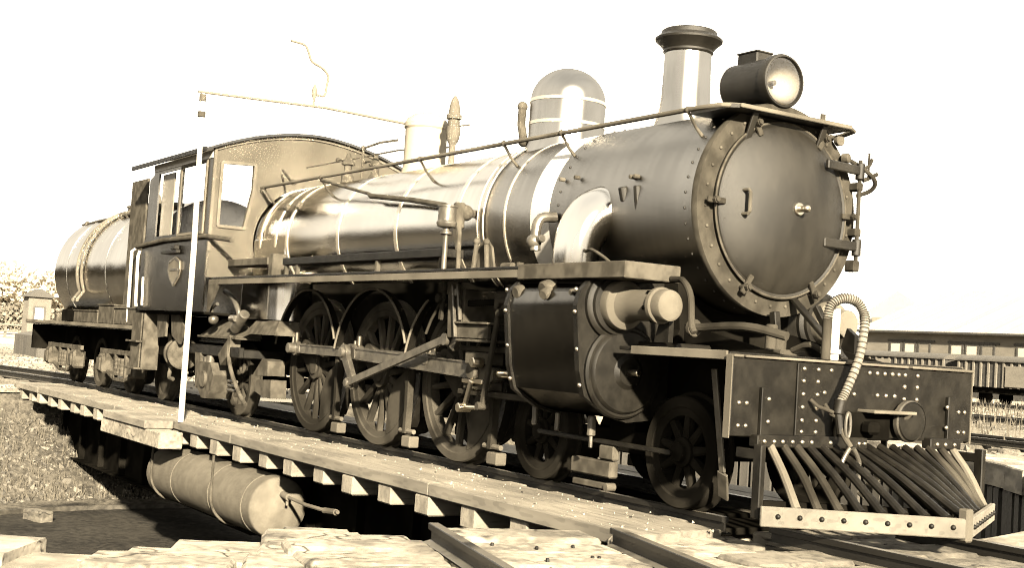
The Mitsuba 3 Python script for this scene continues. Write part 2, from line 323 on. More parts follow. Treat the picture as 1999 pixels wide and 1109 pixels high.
# grass blades
def blades(n, f, h0, h1, seed, w=.012):
    g = np.random.default_rng(seed); V = np.zeros((n, 3, 3))
    for k in range(n):
        x, y, z = f(g); h = g.uniform(h0, h1); a = g.uniform(0, 6.28); l = g.uniform(0, .5)*h
        d = np.array([math.cos(a), math.sin(a), 0]); b = np.array([x, y, z])
        V[k] = b-d*w, b+d*w, b+[l*math.sin(a*3), l*math.cos(a*3), h]
    return V.reshape(-1, 3), np.arange(3*n).reshape(-1, 3)
tag(obj('bank_grass', blades(5000, bank_pt, .05, .14, 9), 'dry_grass', smooth=False), 'short dry grass tufts growing on the gravel bank', kind='stuff')
tag(obj('yard_grass', blades(9000, lambda g: (lambda x, y: (x, y, float(zg(x, y))-.03))(g.uniform(-30, 4), g.uniform(11, 40)), .08, .35, 10, .02), 'dry_grass', smooth=False), 'rough dry grass between the far yard tracks', kind='stuff')

# coping stones round the rim, wooden lining on the far wall
def sector(a0, a1, r0, r1, z0, z1, n=3, jit=None):
    a = np.linspace(a0, a1, n+1)
    P_ = [(CX+r1*math.cos(t), r1*math.sin(t)) for t in a]+[(CX+r0*math.cos(t), r0*math.sin(t)) for t in a[::-1]]
    g = Polygon(P_).buffer(-.012).buffer(.012*.0)
    V, F = prism(g, 'z', z0, z1)
    return V, F
def chamfer_block(a0, a1, r0, r1, z0, z1, c=.015):
    lo, hi = sector(a0, a1, r0, r1, z0, z1-c), None
    V = []
    a = np.linspace(a0+.004, a1-.004, 4); th = [(r0, a), (r1, a[::-1])]
    ring = lambda k: np.array([(CX+(r0+k)*math.cos(t), (r0+k)*math.sin(t)) for t in a]+[(CX+(r1-k)*math.cos(t), (r1-k)*math.sin(t)) for t in a[::-1]])
    R0, R1, R2 = ring(0), ring(0), ring(c); n = len(R0)
    V = np.vstack([np.c_[R0, np.full(n, z0)], np.c_[R1, np.full(n, z1-c)], np.c_[R2, np.full(n, z1)]])
    j = np.arange(n); j2 = (j+1) % n; Q = np.vstack([np.stack([j+k*n, j2+k*n, j2+(k+1)*n, j+(k+1)*n], 1) for k in (0, 1)])
    top = 2*n+np.array([[0, 1, 6], [0, 6, 7], [1, 2, 5], [1, 5, 6], [2, 3, 4], [2, 4, 5]])
    return V, np.vstack([Q[:, [0, 1, 2]], Q[:, [0, 2, 3]], top])
for deg in list(np.arange(-78, -33.0, 5.0))+list(np.arange(22, 128, 5.0))+list(np.arange(196, 236, 5.0)):
    a = math.radians(deg); x, y = CX+8.5*math.cos(a), 8.5*math.sin(a); zt = float(zg(x, y))+.05+RNG.uniform(-.012, .012)
    obj('block', chamfer_block(a, a+math.radians(5), 8.2+RNG.uniform(-.03, .03), 8.8+RNG.uniform(-.04, .06), zt-.28, zt), 'concrete', 'ground', smooth=False)
for deg in np.arange(30, 122, 1.6):
    a = math.radians(deg); x, y = CX+8.3*math.cos(a), 8.3*math.sin(a)
    obj('plank', chamfer_block(a, a+math.radians(1.52), 8.24+RNG.uniform(-.02, .02), 8.33, -1.7, float(zg(x, y))-.24), 'pit_wood', 'turntable_pit', smooth=False)
ring = lathe([(5.47, -1.76), (5.47, -1.685), (5.53, -1.685), (5.53, -1.76)], (CX, 0, 0), (0, 0, 1), 120)
tag(obj('pit_rail', ring, 'rail_steel'), 'circular steel rail laid on the floor of the pit', 'rail')

# rails
PROF = [(-.055, -.115), (.055, -.115), (.055, -.105), (.01, -.092), (.009, -.04), (.03, -.034), (.03, -.004), (.026, 0), (-.026, 0), (-.03, -.004), (-.03, -.034), (-.009, -.04), (-.01, -.092), (-.055, -.105)]
def rail(p0, p1, z=0.):
    p0, p1 = np.array(p0, float), np.array(p1, float); L = np.linalg.norm(p1-p0)
    v, f = prism(PROF, 'x', 0, L); return mv(rot((v, f), math.atan2(*(p1-p0)[::-1]), (0, 0, 1)), (p0[0], p0[1], z))
P('rail_worn', lambda p, n, uv: mikit.mix(S(.007), S(.075), mikit.smoothstep(.8, .95, n.z)*mikit.smoothstep(.2, .6, mikit.fbm(p.x*5, p.y*5, p.z*5, 3))), .42, metal=.4)

# approach timbers and rails at the near rim of the pit
ap = thing('approach_track', 'pale timber and rail apron in the foreground, below and beside the cowcatcher', 'railway track')
def tpoly(c, u, hw, hl, z0, z1, mat, seed):
    g = np.random.default_rng(seed); n = np.array([-u[1], u[0]])
    v, f = bx(-hw, hw, -hl, hl, z0, z1, .018)
    m = trimesh.Trimesh(v, f, process=False).subdivide().subdivide().subdivide(); v, f = np.array(m.vertices), np.array(m.faces)
    v += .03*(meshkit.fbm(v*[4, 4, 4]+seed*3.7, 3)[:, None]-.5)*[1, 1, .8]
    v[:, 2] += g.uniform(-.01, .012)
    w = c+v[:, :1]*u+v[:, 1:2]*n
    return (np.c_[w, v[:, 2]], f)
def track(deg, r0, r1, key, pale, rails=True):
    a = math.radians(deg); u = np.array([math.cos(a), math.sin(a)]); n = np.array([-u[1], u[0]]); o = np.array([CX, 0.])
    for s in (-1, 1):
        if rails: obj('rail', rail(o+u*(r0+.02*s)+n*s*.5335, o+u*r1+n*s*.5335), 'rail_worn', key, smooth=False)
    r = r0-.3; k = 0
    while r < min(r1, 17):
        w = RNG.uniform(.28, .42); mt = pale
        for (lo, hi) in ((-.45, .45),):
            tk_ = obj('timber', tpoly(o+u*(r+w/2)+n*(lo+hi)/2, u, w/2, (hi-lo)/2, -.36, -.075+RNG.uniform(-.025, .012), mt, k+2000+int(deg*10)), mt, key, smooth=35)
            for q in range(3 if k < 7 else 0):
                c_ = o+u*(r+RNG.uniform(.06, w-.06))+n*RNG.uniform(-.42, .42); obj('spike', cyl((*c_, -.12), (*(c_+RNG.normal(size=2)*.006), -.072), .01, 8, .003), 'frame_black', tk_)
        for s in (-1, 1):
            hl = RNG.uniform(.3, .42)
            obj('timber', tpoly(o+u*(r+w/2)+n*s*(.62+hl), u, w/2, hl, -.36, -.085+RNG.uniform(-.03, .012), mt, k+2500+7*s+int(deg*10)), mt, key, smooth=35)
        r += w+RNG.uniform(.015, .06); k += 1
track(0.0, 8.42, 18, ap, 'grey_timber')
ap2 = thing('radial_track', 'second pair of rails and pale timbers running off the pit edge, left of the cowcatcher', 'railway track')
track(-15.0, 8.42, 16, ap2, 'pale_timber')
ap3 = thing('edge_timber', 'two stepped rows of sunlit pale timber baulks on the pit edge below the hanging tank', 'timber baulks')
for i, (r0, a0, a1, z) in enumerate(((7.75, -24.4, -21.4, -.13), (8.05, -28.4, -24.6, -.2), (8.12, -25.0, -21.2, -.1), (8.5, -29.5, -25.2, -.17), (8.52, -25.0, -21.5, -.12), (8.9, -30, -25.5, -.15), (8.95, -25.3, -21.6, -.13))):
    a = math.radians((a0+a1)/2); u = np.array([math.cos(a), math.sin(a)])
    obj('baulk', tpoly(np.array([CX, 0])+u*(r0+.2), u, .19, math.radians(a1-a0)*r0/2, -.5, z, 'pale_timber', 900+i), 'pale_timber', ap3, smooth=35)
for i, (x, y) in enumerate(((-11.75, -2.2), (-11.75, -.0), (-12.1, 1.9), (-12.15, -2.4))):
    pass
rear = thing('rear_track', 'rails on dark sleepers running off behind the tender at the left edge', 'railway track')
ca, sa = math.cos(math.radians(190)), math.sin(math.radians(190))
for s in (-1, 1):
    n = np.array([-sa, ca]); p0 = np.array([-11.75, .05])
    obj('rail', rail(p0+n*s*.5335, p0+np.array([ca, sa])*60+n*s*.5335), 'rail_worn', rear, smooth=False)
for k in range(34):
    c_ = np.array([-11.9, .05])+np.array([ca, sa])*k*.62
    obj('sleeper', tpoly(c_, np.array([ca, sa]), .11, 1.05, -.3, -.118, 'grey_timber', 1300+k), 'grey_timber', rear, smooth=35)
for k in range(3):
    obj('abutment_timber', tpoly(np.array([-11.62-.0*k, -1.5-.72*k]), np.array([1., 0]), .17, .34, -.75, -.17-.02*k, 'pale_timber', 1400+k), 'pale_timber', rear, smooth=35)
for i, (yy, dirx, lab) in enumerate(((10.6, 0, 'nearest'), (18.0, 0, 'middle'), (31.5, 0, 'farthest'))):
    t = thing('yard_track', f'{lab} of the three yard tracks between the pit and the long shed', 'railway track')
    zz = float(zg(0, yy))+.12
    for s in (-1, 1): obj('rail', rail((-45, yy+s*.5335), (12, yy+s*.5335), zz), 'rail_worn', t, smooth=False)
    sl = cat(*[bx(-40+.65*k+RNG.uniform(-.05, .05), -39.78+.65*k, yy-1.05, yy+1.05, zz-.2, zz-.115, .01) for k in range(78)])
    tag(obj('sleepers', sl, 'grey_timber', t, smooth=False), kind='stuff')

# ------------------------------------------------------------------ the turntable
tt = thing('turntable', 'timber decked turntable bridge carrying the locomotive across the pit', 'turntable')
X0, X1 = -11.5, 5.05
for s in (-1, 1):
    obj('rail', rail((X0, s*.5335), (4.86 if s < 0 else 4.9, s*.5335)), 'rail_worn', tt, smooth=False)
xs = np.arange(X0+.2, X1-.1, .657)
for k, x in enumerate(xs):
    w = .225+RNG.uniform(-.012, .012)
    obj('tie', bx(x-w/2, x+w/2, -1.46+RNG.uniform(-.02, .02), 1.46, -.305+RNG.uniform(-.01, .01), -.15, .012), 'tie_wood', tt, smooth=False)
for s in (-1, 1):
    for (ya, yb, off) in ((-1.49, -1.155, 0), (-1.14, -.715, 1.7)):
        cuts = np.r_[X0, np.arange(X0+1.5+off, X1-1, 4.2), X1+.12*(ya < -1.2)]
        for a, b in zip(cuts[:-1], cuts[1:]):
            y0, y1 = sorted((s*(ya+RNG.uniform(-.012, .012)), s*(yb+RNG.uniform(-.006, .006))))
            obj('deck_plank', bx(a+.004, b-.004, y0, y1, -.146, -.05+RNG.uniform(-.005, .005), .008), 'deck_wood', tt, smooth=False)
    for x in xs:
        y0, y1 = sorted((s*.712, s*.612))
        obj('packing_block', bx(x-.11, x+.13, y0, y1, -.14, -.06, .006), 'deck_wood', tt, smooth=False)
for x in xs:
    obj('floor_board', bx(x-.19, x+.24, -.43, .43, -.147, -.1, .006), 'under_black', tt, smooth=False)
def chip_pt(g):
    return g.uniform(-8, 5.2), -g.uniform(.68, 1.48), -.047
tag(obj('deck_chips', stones(420, chip_pt, .005, .017, 21), 'stone_c', tt, smooth=False), kind='stuff')
for k, x in enumerate(xs):
    for y in ((-1.32,) if k % 2 else (-1.0,)): obj('bolt', cyl((x, y, -.06), (x, y, -.046), .009, 7, .002), 'frame_black', tt, smooth=False) if x > -4 else None
for y in (-.75, .75):
    g = [bx(X0+.3, X1-.2, y-.012, y+.012, -1.15, -.32, .002), bx(X0+.3, X1-.2, y-.13, y+.13, -.33, -.308, .003), bx(X0+.3, X1-.2, y-.13, y+.13, -1.17, -1.145, .003)]
    g += [bx(x-.03, x+.03, y-.1, y+.1, -1.14, -.335, .003) for x in np.arange(X0+.6, X1-.3, 1.1)]
    obj('girder', cat(*g), 'under_black', tt)
obj('centre_pivot', cat(cyl((CX, 0, -1.78), (CX, 0, -1.2), .42, 28, .02), bx(CX-.5, CX+.5, -.8, .8, -1.24, -1.0, .02)), 'under_black', tt)
for x in (X0+.7, X1-.7):
    obj('end_truck', cat(bx(x-.12, x+.12, -1.2, 1.2, -1.3, -1.16, .01), *[cyl((x, y-.06, -1.38), (x, y+.06, -1.38), .2, 20, .01) for y in (-1, 1)]), 'under_black', tt)
pf = obj('side_platform', cat(bx(-5.05, -3.35, -1.83, -1.5, -.145, -.055, .008)), 'deck_wood', tt, smooth=False)
obj('beam', bx(-5.2, -2.9, -1.8, -1.53, -.33, -.15, .01), 'pale_timber', pf, smooth=False)
tank = thing('air_tank', 'grey cylindrical tank with strap hangers hanging under the near side of the turntable', 'tank')
TA, TB, TR, ty, tz = -4.0, -.72, .3, -1.27, -.68
prof = [(0, -.1), (.12, -.085), (.22, -.05), (.285, 0), (TR, .03), (TR, TB-TA-.03), (.285, TB-TA), (.22, TB-TA+.05), (.12, TB-TA+.085), (0, TB-TA+.1)]
obj('shell', lathe(prof, (TA, ty, tz), (1, 0, 0), 40), 'air_tank_paint', tank, smooth=50)
for x in (-3.1, -1.9, -.95): obj('seam', lathe([(TR+.001, -.02), (TR+.006, -.018), (TR+.006, .018), (TR+.001, .02)], (x, ty, tz), (1, 0, 0), 40), 'air_tank_paint', tank)
for x in (-3.75, -1.75):
    a = np.linspace(math.pi*.98, math.pi*1.62, 14)
    pts = [(x, ty-TR-.012, -.28), (x, ty-TR-.012, tz+.15)]+[(x, ty+(TR+.014)*math.cos(t), tz+(TR+.014)*math.sin(t)) for t in a]
    obj('hanger_strap', tube(pts, .014, 8), 'grey_part', tank)
obj('valve', cat(cyl((TB+.08, ty, tz+.14), (TB+.24, ty, tz+.13), .035, 14, .005), cyl((TB+.2, ty, tz+.13), (TB+.2, ty, tz+.05), .014, 8)), 'air_tank_paint', tank)
obj('pipe', tube([(TB+.2, ty, tz+.13), (TB+.7, ty-.02, tz+.12), (TB+1.25, ty-.03, tz+.13), (TB+1.4, ty-.03, tz+.15)], .018, 8), 'tank_grey', tank)
obj('pipe_sleeve', tube([(TB+1.12, ty-.028, tz+.127), (TB+1.36, ty-.03, tz+.145)], .028, 10), 'tank_grey', tank)

# ------------------------------------------------------------------ gantry over the turntable
gy = thing('power_gantry', 'thin pale gantry with crossbar and curling cable, its pole left of the cab', 'gantry')
for s in (-1, 1): obj('post', tube([(-3.2, s*1.47, -.05), (-3.22, s*1.47, 1.9), (-3.24, s*1.5, 3.72)], [.034, .032, .028], 12), 'pale_paint', gy)
obj('crossbar', tube([(-3.22, -1.56, 3.68), (-3.22, 0, 3.735), (-3.22, 1.56, 3.69)], .016, 8), 'wire_brown', gy)
obj('collar', cat(cyl((-3.235, -1.5, 3.4), (-3.235, -1.5, 3.46), .045, 12, .005), cyl((-3.24, -1.5, 3.58), (-3.24, -1.5, 3.66), .038, 12, .005)), 'grey_part', gy)
obj('collector', lathe([(0, 0), (.012, .0), (.014, .09), (.035, .14), (.03, .2), (.012, .25), (0, .28)], (-3.22, -.16, 3.73), (0, 0, 1), 14), 'wire_brown', gy)
obj('cable', tube([(-3.22, -.13, 3.87), (-3.22, -.03, 3.88), (-3.22, -.01, 4.0), (-3.22, .0, 4.12), (-3.22, -.08, 4.2), (-3.22, -.22, 4.26), (-3.22, -.27, 4.36), (-3.22, -.33, 4.44), (-3.22, -.5, 4.46)], .014, 7, 5), 'wire_brown', gy)
for n_, (pa, pb) in enumerate((((-5.2, -1.46, 1.0), (-6.4, -1.46, -.1)), ((-2.6, -1.35, 1.45), (-2.2, -1.5, -.05)))):
    pass

# ------------------------------------------------------------------ background right: long shed, wagons
sh = thing('goods_shed', 'long low goods shed with bright iron roof on the right beyond the yard', 'shed')
zb = .05; SX0, SX1, SY = -41.2, -6., 50.
obj('wall', bx(SX0, SX1, SY, SY+.2, zb, 3.42, .01), 'shed_wall', sh)
obj('wall', bx(SX0, SX1, SY+14, SY+14.2, zb, 3.42, .01), 'shed_wall', sh)
gab = [(SY, zb), (SY+14.2, zb), (SY+14.2, 3.4), (SY+7.1, 6.05), (SY, 3.4)]
for x in (SX0, SX1-.2): obj('gable', prism(gab, 'x', x+.01, x+.19), 'shed_wall', sh)
for s in (0, 1):
    ya, yb = (SY-.45, SY+7.1) if s == 0 else (SY+14.65, SY+7.1)
    obj('roof', cat(bar((SX0-.3, (ya+yb)/2, (3.3+6.15)/2), (SX1, (ya+yb)/2, (3.3+6.15)/2), math.hypot(7.55, 2.85), .06, (0, (-1 if s == 0 else 1)*2.85, 7.55))), 'roof_iron', sh)
obj('gutter', tube([(SX0-.3, SY-.5, 3.34), (SX1, SY-.5, 3.34)], .07, 8), 'shed_dark', sh)
wx = SX0+2.1
while wx < SX1-5:
    lin = obj('lintel', bx(wx-.15, wx+3.1, SY-.06, SY+.05, 2.82, 2.94, .01), 'shed_dark', sh)
    for k in range(3):
        f = obj('window', cat(*[bx(a, b, SY-.05, SY+.03, c_, d_, .004) for a, b, c_, d_ in ((wx+k*.98, wx+k*.98+.1, 1.5, 2.82), (wx+k*.98+.78, wx+k*.98+.88, 1.5, 2.82), (wx+k*.98+.1, wx+k*.98+.78, 1.5, 1.58), (wx+k*.98+.1, wx+k*.98+.78, 2.74, 2.82))]), 'shed_dark', sh)
        obj('pane', bx(wx+k*.98+.1, wx+k*.98+.78, SY-.02, SY+.01, 1.58, 2.74, .002), 'shed_pane' if k != 2 else 'shed_wall', f)
    wx += 3.75+.35*((int(wx*7)) % 2)
obj('skirting', bx(SX0, SX1, SY-.05, SY-.005, zb, 1.35, .01), 'shed_dark', sh)
hs = thing('far_gable_roof', 'hazy white roof with dark gable timbering behind the left end of the long shed', 'building')
obj('wall', bx(-56, -49, 66, 74, 0, 4.6, .02), 'pale_paint', hs)
obj('roof', prism([(-57, 4.5), (-48, 4.5), (-52.5, 6.9)], 'y', 65.5, 74.5), 'pale_paint', hs)
for a, b, c_, d_ in ((-54.6, -51.6, 4.62, 5.0), (-53.6, -52.6, 4.2, 4.6)): obj('gable_timber', bx(a, b, 65.3, 65.48, c_, d_, .02), 'sand_dome_paint', hs)
wagons = (( -29.4, 3.6, 'slatted goods wagon half hidden behind the vacuum hose'), (-25.3, 4.8, 'grey slatted goods wagon with curved roof, middle of the row before the shed'), (-20.0, 4.4, 'plank sided goods wagon at the right edge before the shed'))
for i, (xc, L, lab) in enumerate(wagons):
    w = thing('goods_wagon', lab, 'wagon', 'goods wagons standing before the shed'); yy = 36.; h0, h1 = .75, 1.72
    obj('body', bx(xc-L/2, xc+L/2, yy-1.05, yy+1.05, h0, h1, .02), 'shed_dark', w)
    for k in range(int(L/.34)+1):
        x = xc-L/2+k*.34; obj('slat', bx(x, x+.1, yy-1.1, yy-1.052, h0, h1, .008), 'shed_wall', w, smooth=False)
    if i == 1: obj('door', bx(xc-.95, xc-.2, yy-1.14, yy-1.102, h0+.1, h1-.1, .01), 'shed_wall', w)
    if i == 2: obj('door', bx(xc+.0, xc+.9, yy-1.14, yy-1.102, h0+.05, h1-.15, .01), 'shed_wall', w)
    a = np.linspace(0, math.pi, 13)
    prf = [(yy+1.16*math.cos(t), h1+.24*math.sin(t)) for t in a]
    obj('roof', prism(prf, 'x', xc-L/2-.08, xc+L/2+.08), 'wagon_grey', w)
    obj('underframe', cat(bx(xc-L/2, xc+L/2, yy-.9, yy+.9, .52, .74, .01)), 'under_black', w)
    for s in (-1, 1):
        for y in (-.6, .6): obj('wheel', cyl((xc+s*L*.28, yy+y-.05, .4), (xc+s*L*.28, yy+y+.05, .4), .3, 18, .01), 'under_black', w)

# ------------------------------------------------------------------ background left: hedge, trees, hills, hut, fence
def leafcards(n, f, size, seed):
    g = np.random.default_rng(seed); V = np.zeros((n, 4, 3))
    for k in range(n):
        c_, ok = f(g); a = g.normal(size=3); a /= np.linalg.norm(a); b = np.cross(a, g.normal(size=3)); b /= np.linalg.norm(b); s = size*g.uniform(.5, 1.3)
        V[k] = c_-a*s, c_-b*s*.6, c_+a*s, c_+b*s*.6
    i = np.arange(n)*4; return V.reshape(-1, 3), np.vstack([np.stack([i, i+1, i+2], 1), np.stack([i, i+2, i+3], 1)])
def blobs(cs):
    cs = np.array(cs); w = cs[:, 3]**2; w /= w.sum()
    def f(g):
        q = cs[g.choice(len(cs), p=w)]; d = g.normal(size=3); d /= np.linalg.norm(d)
        return q[:3]+d*q[3]*g.random()**.4*[1, 1, .8], True
    return f
def tree(x, y, h, wd, mat, lab, seed):
    g = np.random.default_rng(seed); t = thing('tree', lab, 'tree', 'trees along the left horizon')
    cs = [(x+g.normal()*wd*.3, y+g.normal()*wd*.3, h*g.uniform(.45, .85), wd*g.uniform(.25, .42)) for _ in range(9)]
    tr = obj('trunk', tube([(x, y, -.2), (x+.1*wd*g.normal(), y, h*.3), (x, y, h*.62)], [wd*.07, wd*.05, wd*.02], 8), 'bark', t)
    for q in cs[:4]: obj('limb', tube([(x, y, h*.28), ((x+q[0])/2, (y+q[1])/2, h*.42), q[:3]], [wd*.035, wd*.022, wd*.008], 6), 'bark', t)
    obj('crown', leafcards(2600, blobs(cs), wd*.05, seed+1), mat, t, smooth=False)
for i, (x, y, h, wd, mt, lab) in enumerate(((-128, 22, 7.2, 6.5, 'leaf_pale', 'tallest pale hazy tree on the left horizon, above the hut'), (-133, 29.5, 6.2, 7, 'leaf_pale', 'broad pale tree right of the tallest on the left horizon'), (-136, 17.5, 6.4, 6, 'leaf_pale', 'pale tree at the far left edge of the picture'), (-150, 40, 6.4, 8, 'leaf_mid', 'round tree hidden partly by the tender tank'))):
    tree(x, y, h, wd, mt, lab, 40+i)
hx = []
for k in range(70):
    t = k/69; hx.append((-78+8*t+RNG.normal()*.3, -2+26*t, .55+RNG.uniform(0, .35), .75))
    hx.append((-78+8*t+RNG.normal()*.3, -2+26*t, 1.25+RNG.uniform(0, .35), .6))
tag(obj('hedge', leafcards(15000, blobs(hx), .16, 77), 'hedge_leaf', smooth=False), 'dark clipped hedge line along the left horizon', kind='stuff')
hx = []
for k in range(130):
    a = math.radians(184+k*.75); r = 76+5*RNG.normal(); h = (4.0 if k < 28 else 5.6)+2.6*meshkit.noise(np.array([k*.35, 0, 0.]))
    for q in (.2, .45, .7, 1.): hx.append((-6+r*math.cos(a)+RNG.normal()*.4, r*math.sin(a)+RNG.normal()*.4, h*q, 1.5))
tag(obj('tree_belt', leafcards(52000, blobs(hx), .34, 78), 'leaf_dark', smooth=False), 'dark belt of trees closing the yard on the near side', kind='stuff')
hm = polar(np.linspace(230, 900, 20), 80, lambda X, Y, R_, A: 14*np.sin((R_-230)/670*math.pi)*(.35+meshkit.fbm(np.stack([X*.012, Y*.012, 0*X], -1), 4, 3))-1.5, a0=math.radians(95), a1=math.radians(205))
tag(obj('hills', hm, 'hill_green', smooth=True), kind='structure')
hu = thing('trackside_hut', 'small pale trackside hut with one window beyond the tender deck', 'hut')
hx_, hy_ = -40.8, 5.2
obj('wall', bx(hx_-.45, hx_+.45, hy_-.4, hy_+.42, -.1, 1.86, .01), 'shed_wall', hu)
obj('roof', prism([(hy_-.55, 1.84), (hy_+.57, 1.84), (hy_+.01, 2.15)], 'x', hx_-.6, hx_+.6), 'wagon_grey', hu)
wf = obj('window', cat(*[bx(hx_+.44, hx_+.49, hy_+a, hy_+b, c_, d_, .004) for a, b, c_, d_ in ((-.22, -.16, .9, 1.5), (.16, .22, .9, 1.5), (-.16, .16, .9, .96), (-.16, .16, 1.44, 1.5))]), 'wagon_grey', hu)
obj('pane', bx(hx_+.448, hx_+.47, hy_-.16, hy_+.16, .96, 1.44, .002), 'pale_paint', wf)
ls = thing('lineside_shed', 'grey board shed with sloping roof below the tender deck at the far left', 'shed')
obj('wall', prism([(3.0, -.2), (4.9, -.2), (4.9, .55), (4.1, .75), (3.0, .5)], 'x', -33.6, -30.4), 'wagon_grey', ls)
for k in range(6): obj('board', bx(-30.39, -30.34, 3.02+.31*k, 3.29+.31*k, -.2, .45+.0*k, .006), 'wagon_grey', ls, smooth=False)
fe = thing('post_fence', 'low pale rail fence crossing the ground at the far left', 'fence')
for k in range(12):
    obj('post', bx(-62.06, -61.94, -6+2.4*k-.06, -6+2.4*k+.06, -.2, .75, .01), 'shed_wall', fe, smooth=False)
for z in (.25, .6): obj('fence_rail', bx(-61.92, -61.86, -6.1, 20.6, z, z+.1, .01), 'shed_wall', fe, smooth=False)

lb = tag(obj('loose_block', tpoly(np.array([-7.55, -1.9]), np.array([.35, -.93]), .1, .22, -1.78, -1.62, 'grey_timber', 77), 'grey_timber', smooth=35), 'short weathered timber block lying on the pit floor at the lower left', 'block')
# ------------------------------------------------------------------ the locomotive (front at +x, near side y < 0, rail top z = 0)
L = thing('steam_locomotive', 'black steam locomotive with tall chimney, headlamp and cowcatcher standing on the turntable', 'locomotive')
AZL = 2.063
def both(name, mesh, mat, parent, **k):
    a = obj(name, mesh, mat, parent, **k); b = obj(name, mir(mesh), mat, parent, **k); return a, b
# --- smokebox, door
sb = obj('smokebox', lathe([(.66, 2.86), (.727, 2.87), (.727, 4.60)], (0, 0, AZL), (1, 0, 0), 96), 'graphite', L)
tag(obj('rivets', rivet_mesh([(x, .727*math.cos(a), AZL+.727*math.sin(a)) for x in (2.98, 4.5) for a in np.linspace(0, 2*math.pi, 44)], .011, 0), 'smokebox_paint', sb), kind='stuff')
rg = obj('smokebox_ring', lathe([(.727, 4.58), (.742, 4.585), (.745, 4.61), (.735, 4.635), (.60, 4.642), (.59, 4.60)], (0, 0, AZL), (1, 0, 0), 96), 'ring_paint', L)
tag(obj('rivets', rivet_mesh([(4.642, .665*math.cos(a), AZL+.665*math.sin(a)) for a in np.arange(30)*2*math.pi/30+.05], .0125, 0), 'grey_part', rg), kind='stuff')
dr_ = obj('smokebox_door', lathe([(.605, 4.64), (.607, 4.665), (.597, 4.678), (.58, 4.672), (.565, 4.686), (.5, 4.724), (.4, 4.768), (.28, 4.803), (.14, 4.823), (0, 4.83)], (0, 0, AZL), (1, 0, 0), 96), 'smokebox_paint', L)
tag(obj('rivets', rivet_mesh([(4.69, .545*math.cos(a), AZL+.545*math.sin(a)) for a in np.arange(12)*2*math.pi/12+.2], .010, 0), 'smokebox_paint', dr_), kind='stuff')
obj('door_rim', lathe([(.598, 4.678), (.606, 4.684), (.614, 4.676), (.61, 4.662)], (0, 0, AZL), (1, 0, 0), 96), 'grey_part', dr_)
obj('door_dart', cat(cyl((4.81, .0, AZL), (4.845, .0, AZL), .045, 18, .006), cyl((4.84, 0, AZL), (4.90, 0, AZL), .022, 14, .005), ball((4.905, .0, AZL), .027, 2)), 'bright_steel', dr_)
obj('handle', tube([(4.73, -.43, AZL+.085), (4.80, -.43, AZL+.085), (4.815, -.43, AZL+.07), (4.815, -.43, AZL-.06), (4.80, -.43, AZL-.075), (4.73, -.43, AZL-.075)], .013, 10), 'grey_part', dr_)
for z in (2.42, 1.872):
    obj('hinge_strap', cat(bar((4.775, .30, z), (4.71, .69, z+.005), .03, .065, (0, 0, 1), .012), cyl((4.705, .70, z-.06), (4.705, .70, z+.06), .032, 14, .006)), 'smokebox_paint', dr_)
obj('hinge_pin', cat(cyl((4.705, .70, 1.74), (4.705, .70, 2.5), .014, 10), bx(4.62, 4.72, .67, .73, 1.70, 1.78, .01), bx(4.62, 4.72, .67, .73, 2.28, 2.34, .01), bx(4.62, 4.72, .67, .73, 1.95, 2.01, .01)), 'ring_paint', dr_)
for a in (180, 118, 58, 240, 300, 2):
    t = math.radians(a); c_, s_ = math.cos(t), math.sin(t)
    obj('dog_clamp', cat(bar((4.70, .545*c_, AZL+.545*s_), (4.69, .69*c_, AZL+.69*s_), .04, .026, (1, 0, 0), .008), cyl((4.65, .64*c_, AZL+.64*s_), (4.75, .64*c_, AZL+.64*s_), .018, 10, .004), cyl((4.71, .64*c_, AZL+.64*s_), (4.735, .64*c_, AZL+.64*s_), .026, 6)), 'ring_paint', dr_)
# --- boiler
bo = obj('boiler', lathe([(.68, -3.42), (.70, -2.62), (.695, -2.4), (.695, 1.82)], (0, 0, AZL), (1, 0, 0), 96), 'boiler_cladding', L)
obj('front_course', lathe([(.695, 1.80), (.715, 1.86), (.715, 2.87)], (0, 0, AZL), (1, 0, 0), 96), 'gloss_iron', bo)
def band(x, w, r, mat, name='band', par=None):
    obj(name, lathe([(r-.004, x-w/2), (r+.006, x-w/2+.003), (r+.006, x+w/2-.003), (r-.004, x+w/2)], (0, 0, AZL), (1, 0, 0), 96), mat, par or bo)
for x in (.21, -1.09, 1.35): band(x, .065, .695, 'polished_band')
for x in (-2.42, -2.74, -3.2): band(x, .06, .70, 'polished_band')
band(2.72, .27, .716, 'pale_paint', 'wide_band')
band(2.19, .03, .716, 'polished_band'); band(1.83, .07, .72, 'boiler_cladding', 'joint_ring')
band(1.875, .012, .732, 'polished_band'); band(1.785, .012, .732, 'polished_band')
for x, a in ((3.9, 172), (3.95, 172), (3.2, 168), (3.0, 168)):
    t = math.radians(a); p = np.array([x, .727*math.cos(t), AZL+.727*math.sin(t)+.1]); obj('washout_plug', cyl(p-[0, -.02, 0], p-[0, .03, 0], .016, 10, .004), 'grey_part', sb)
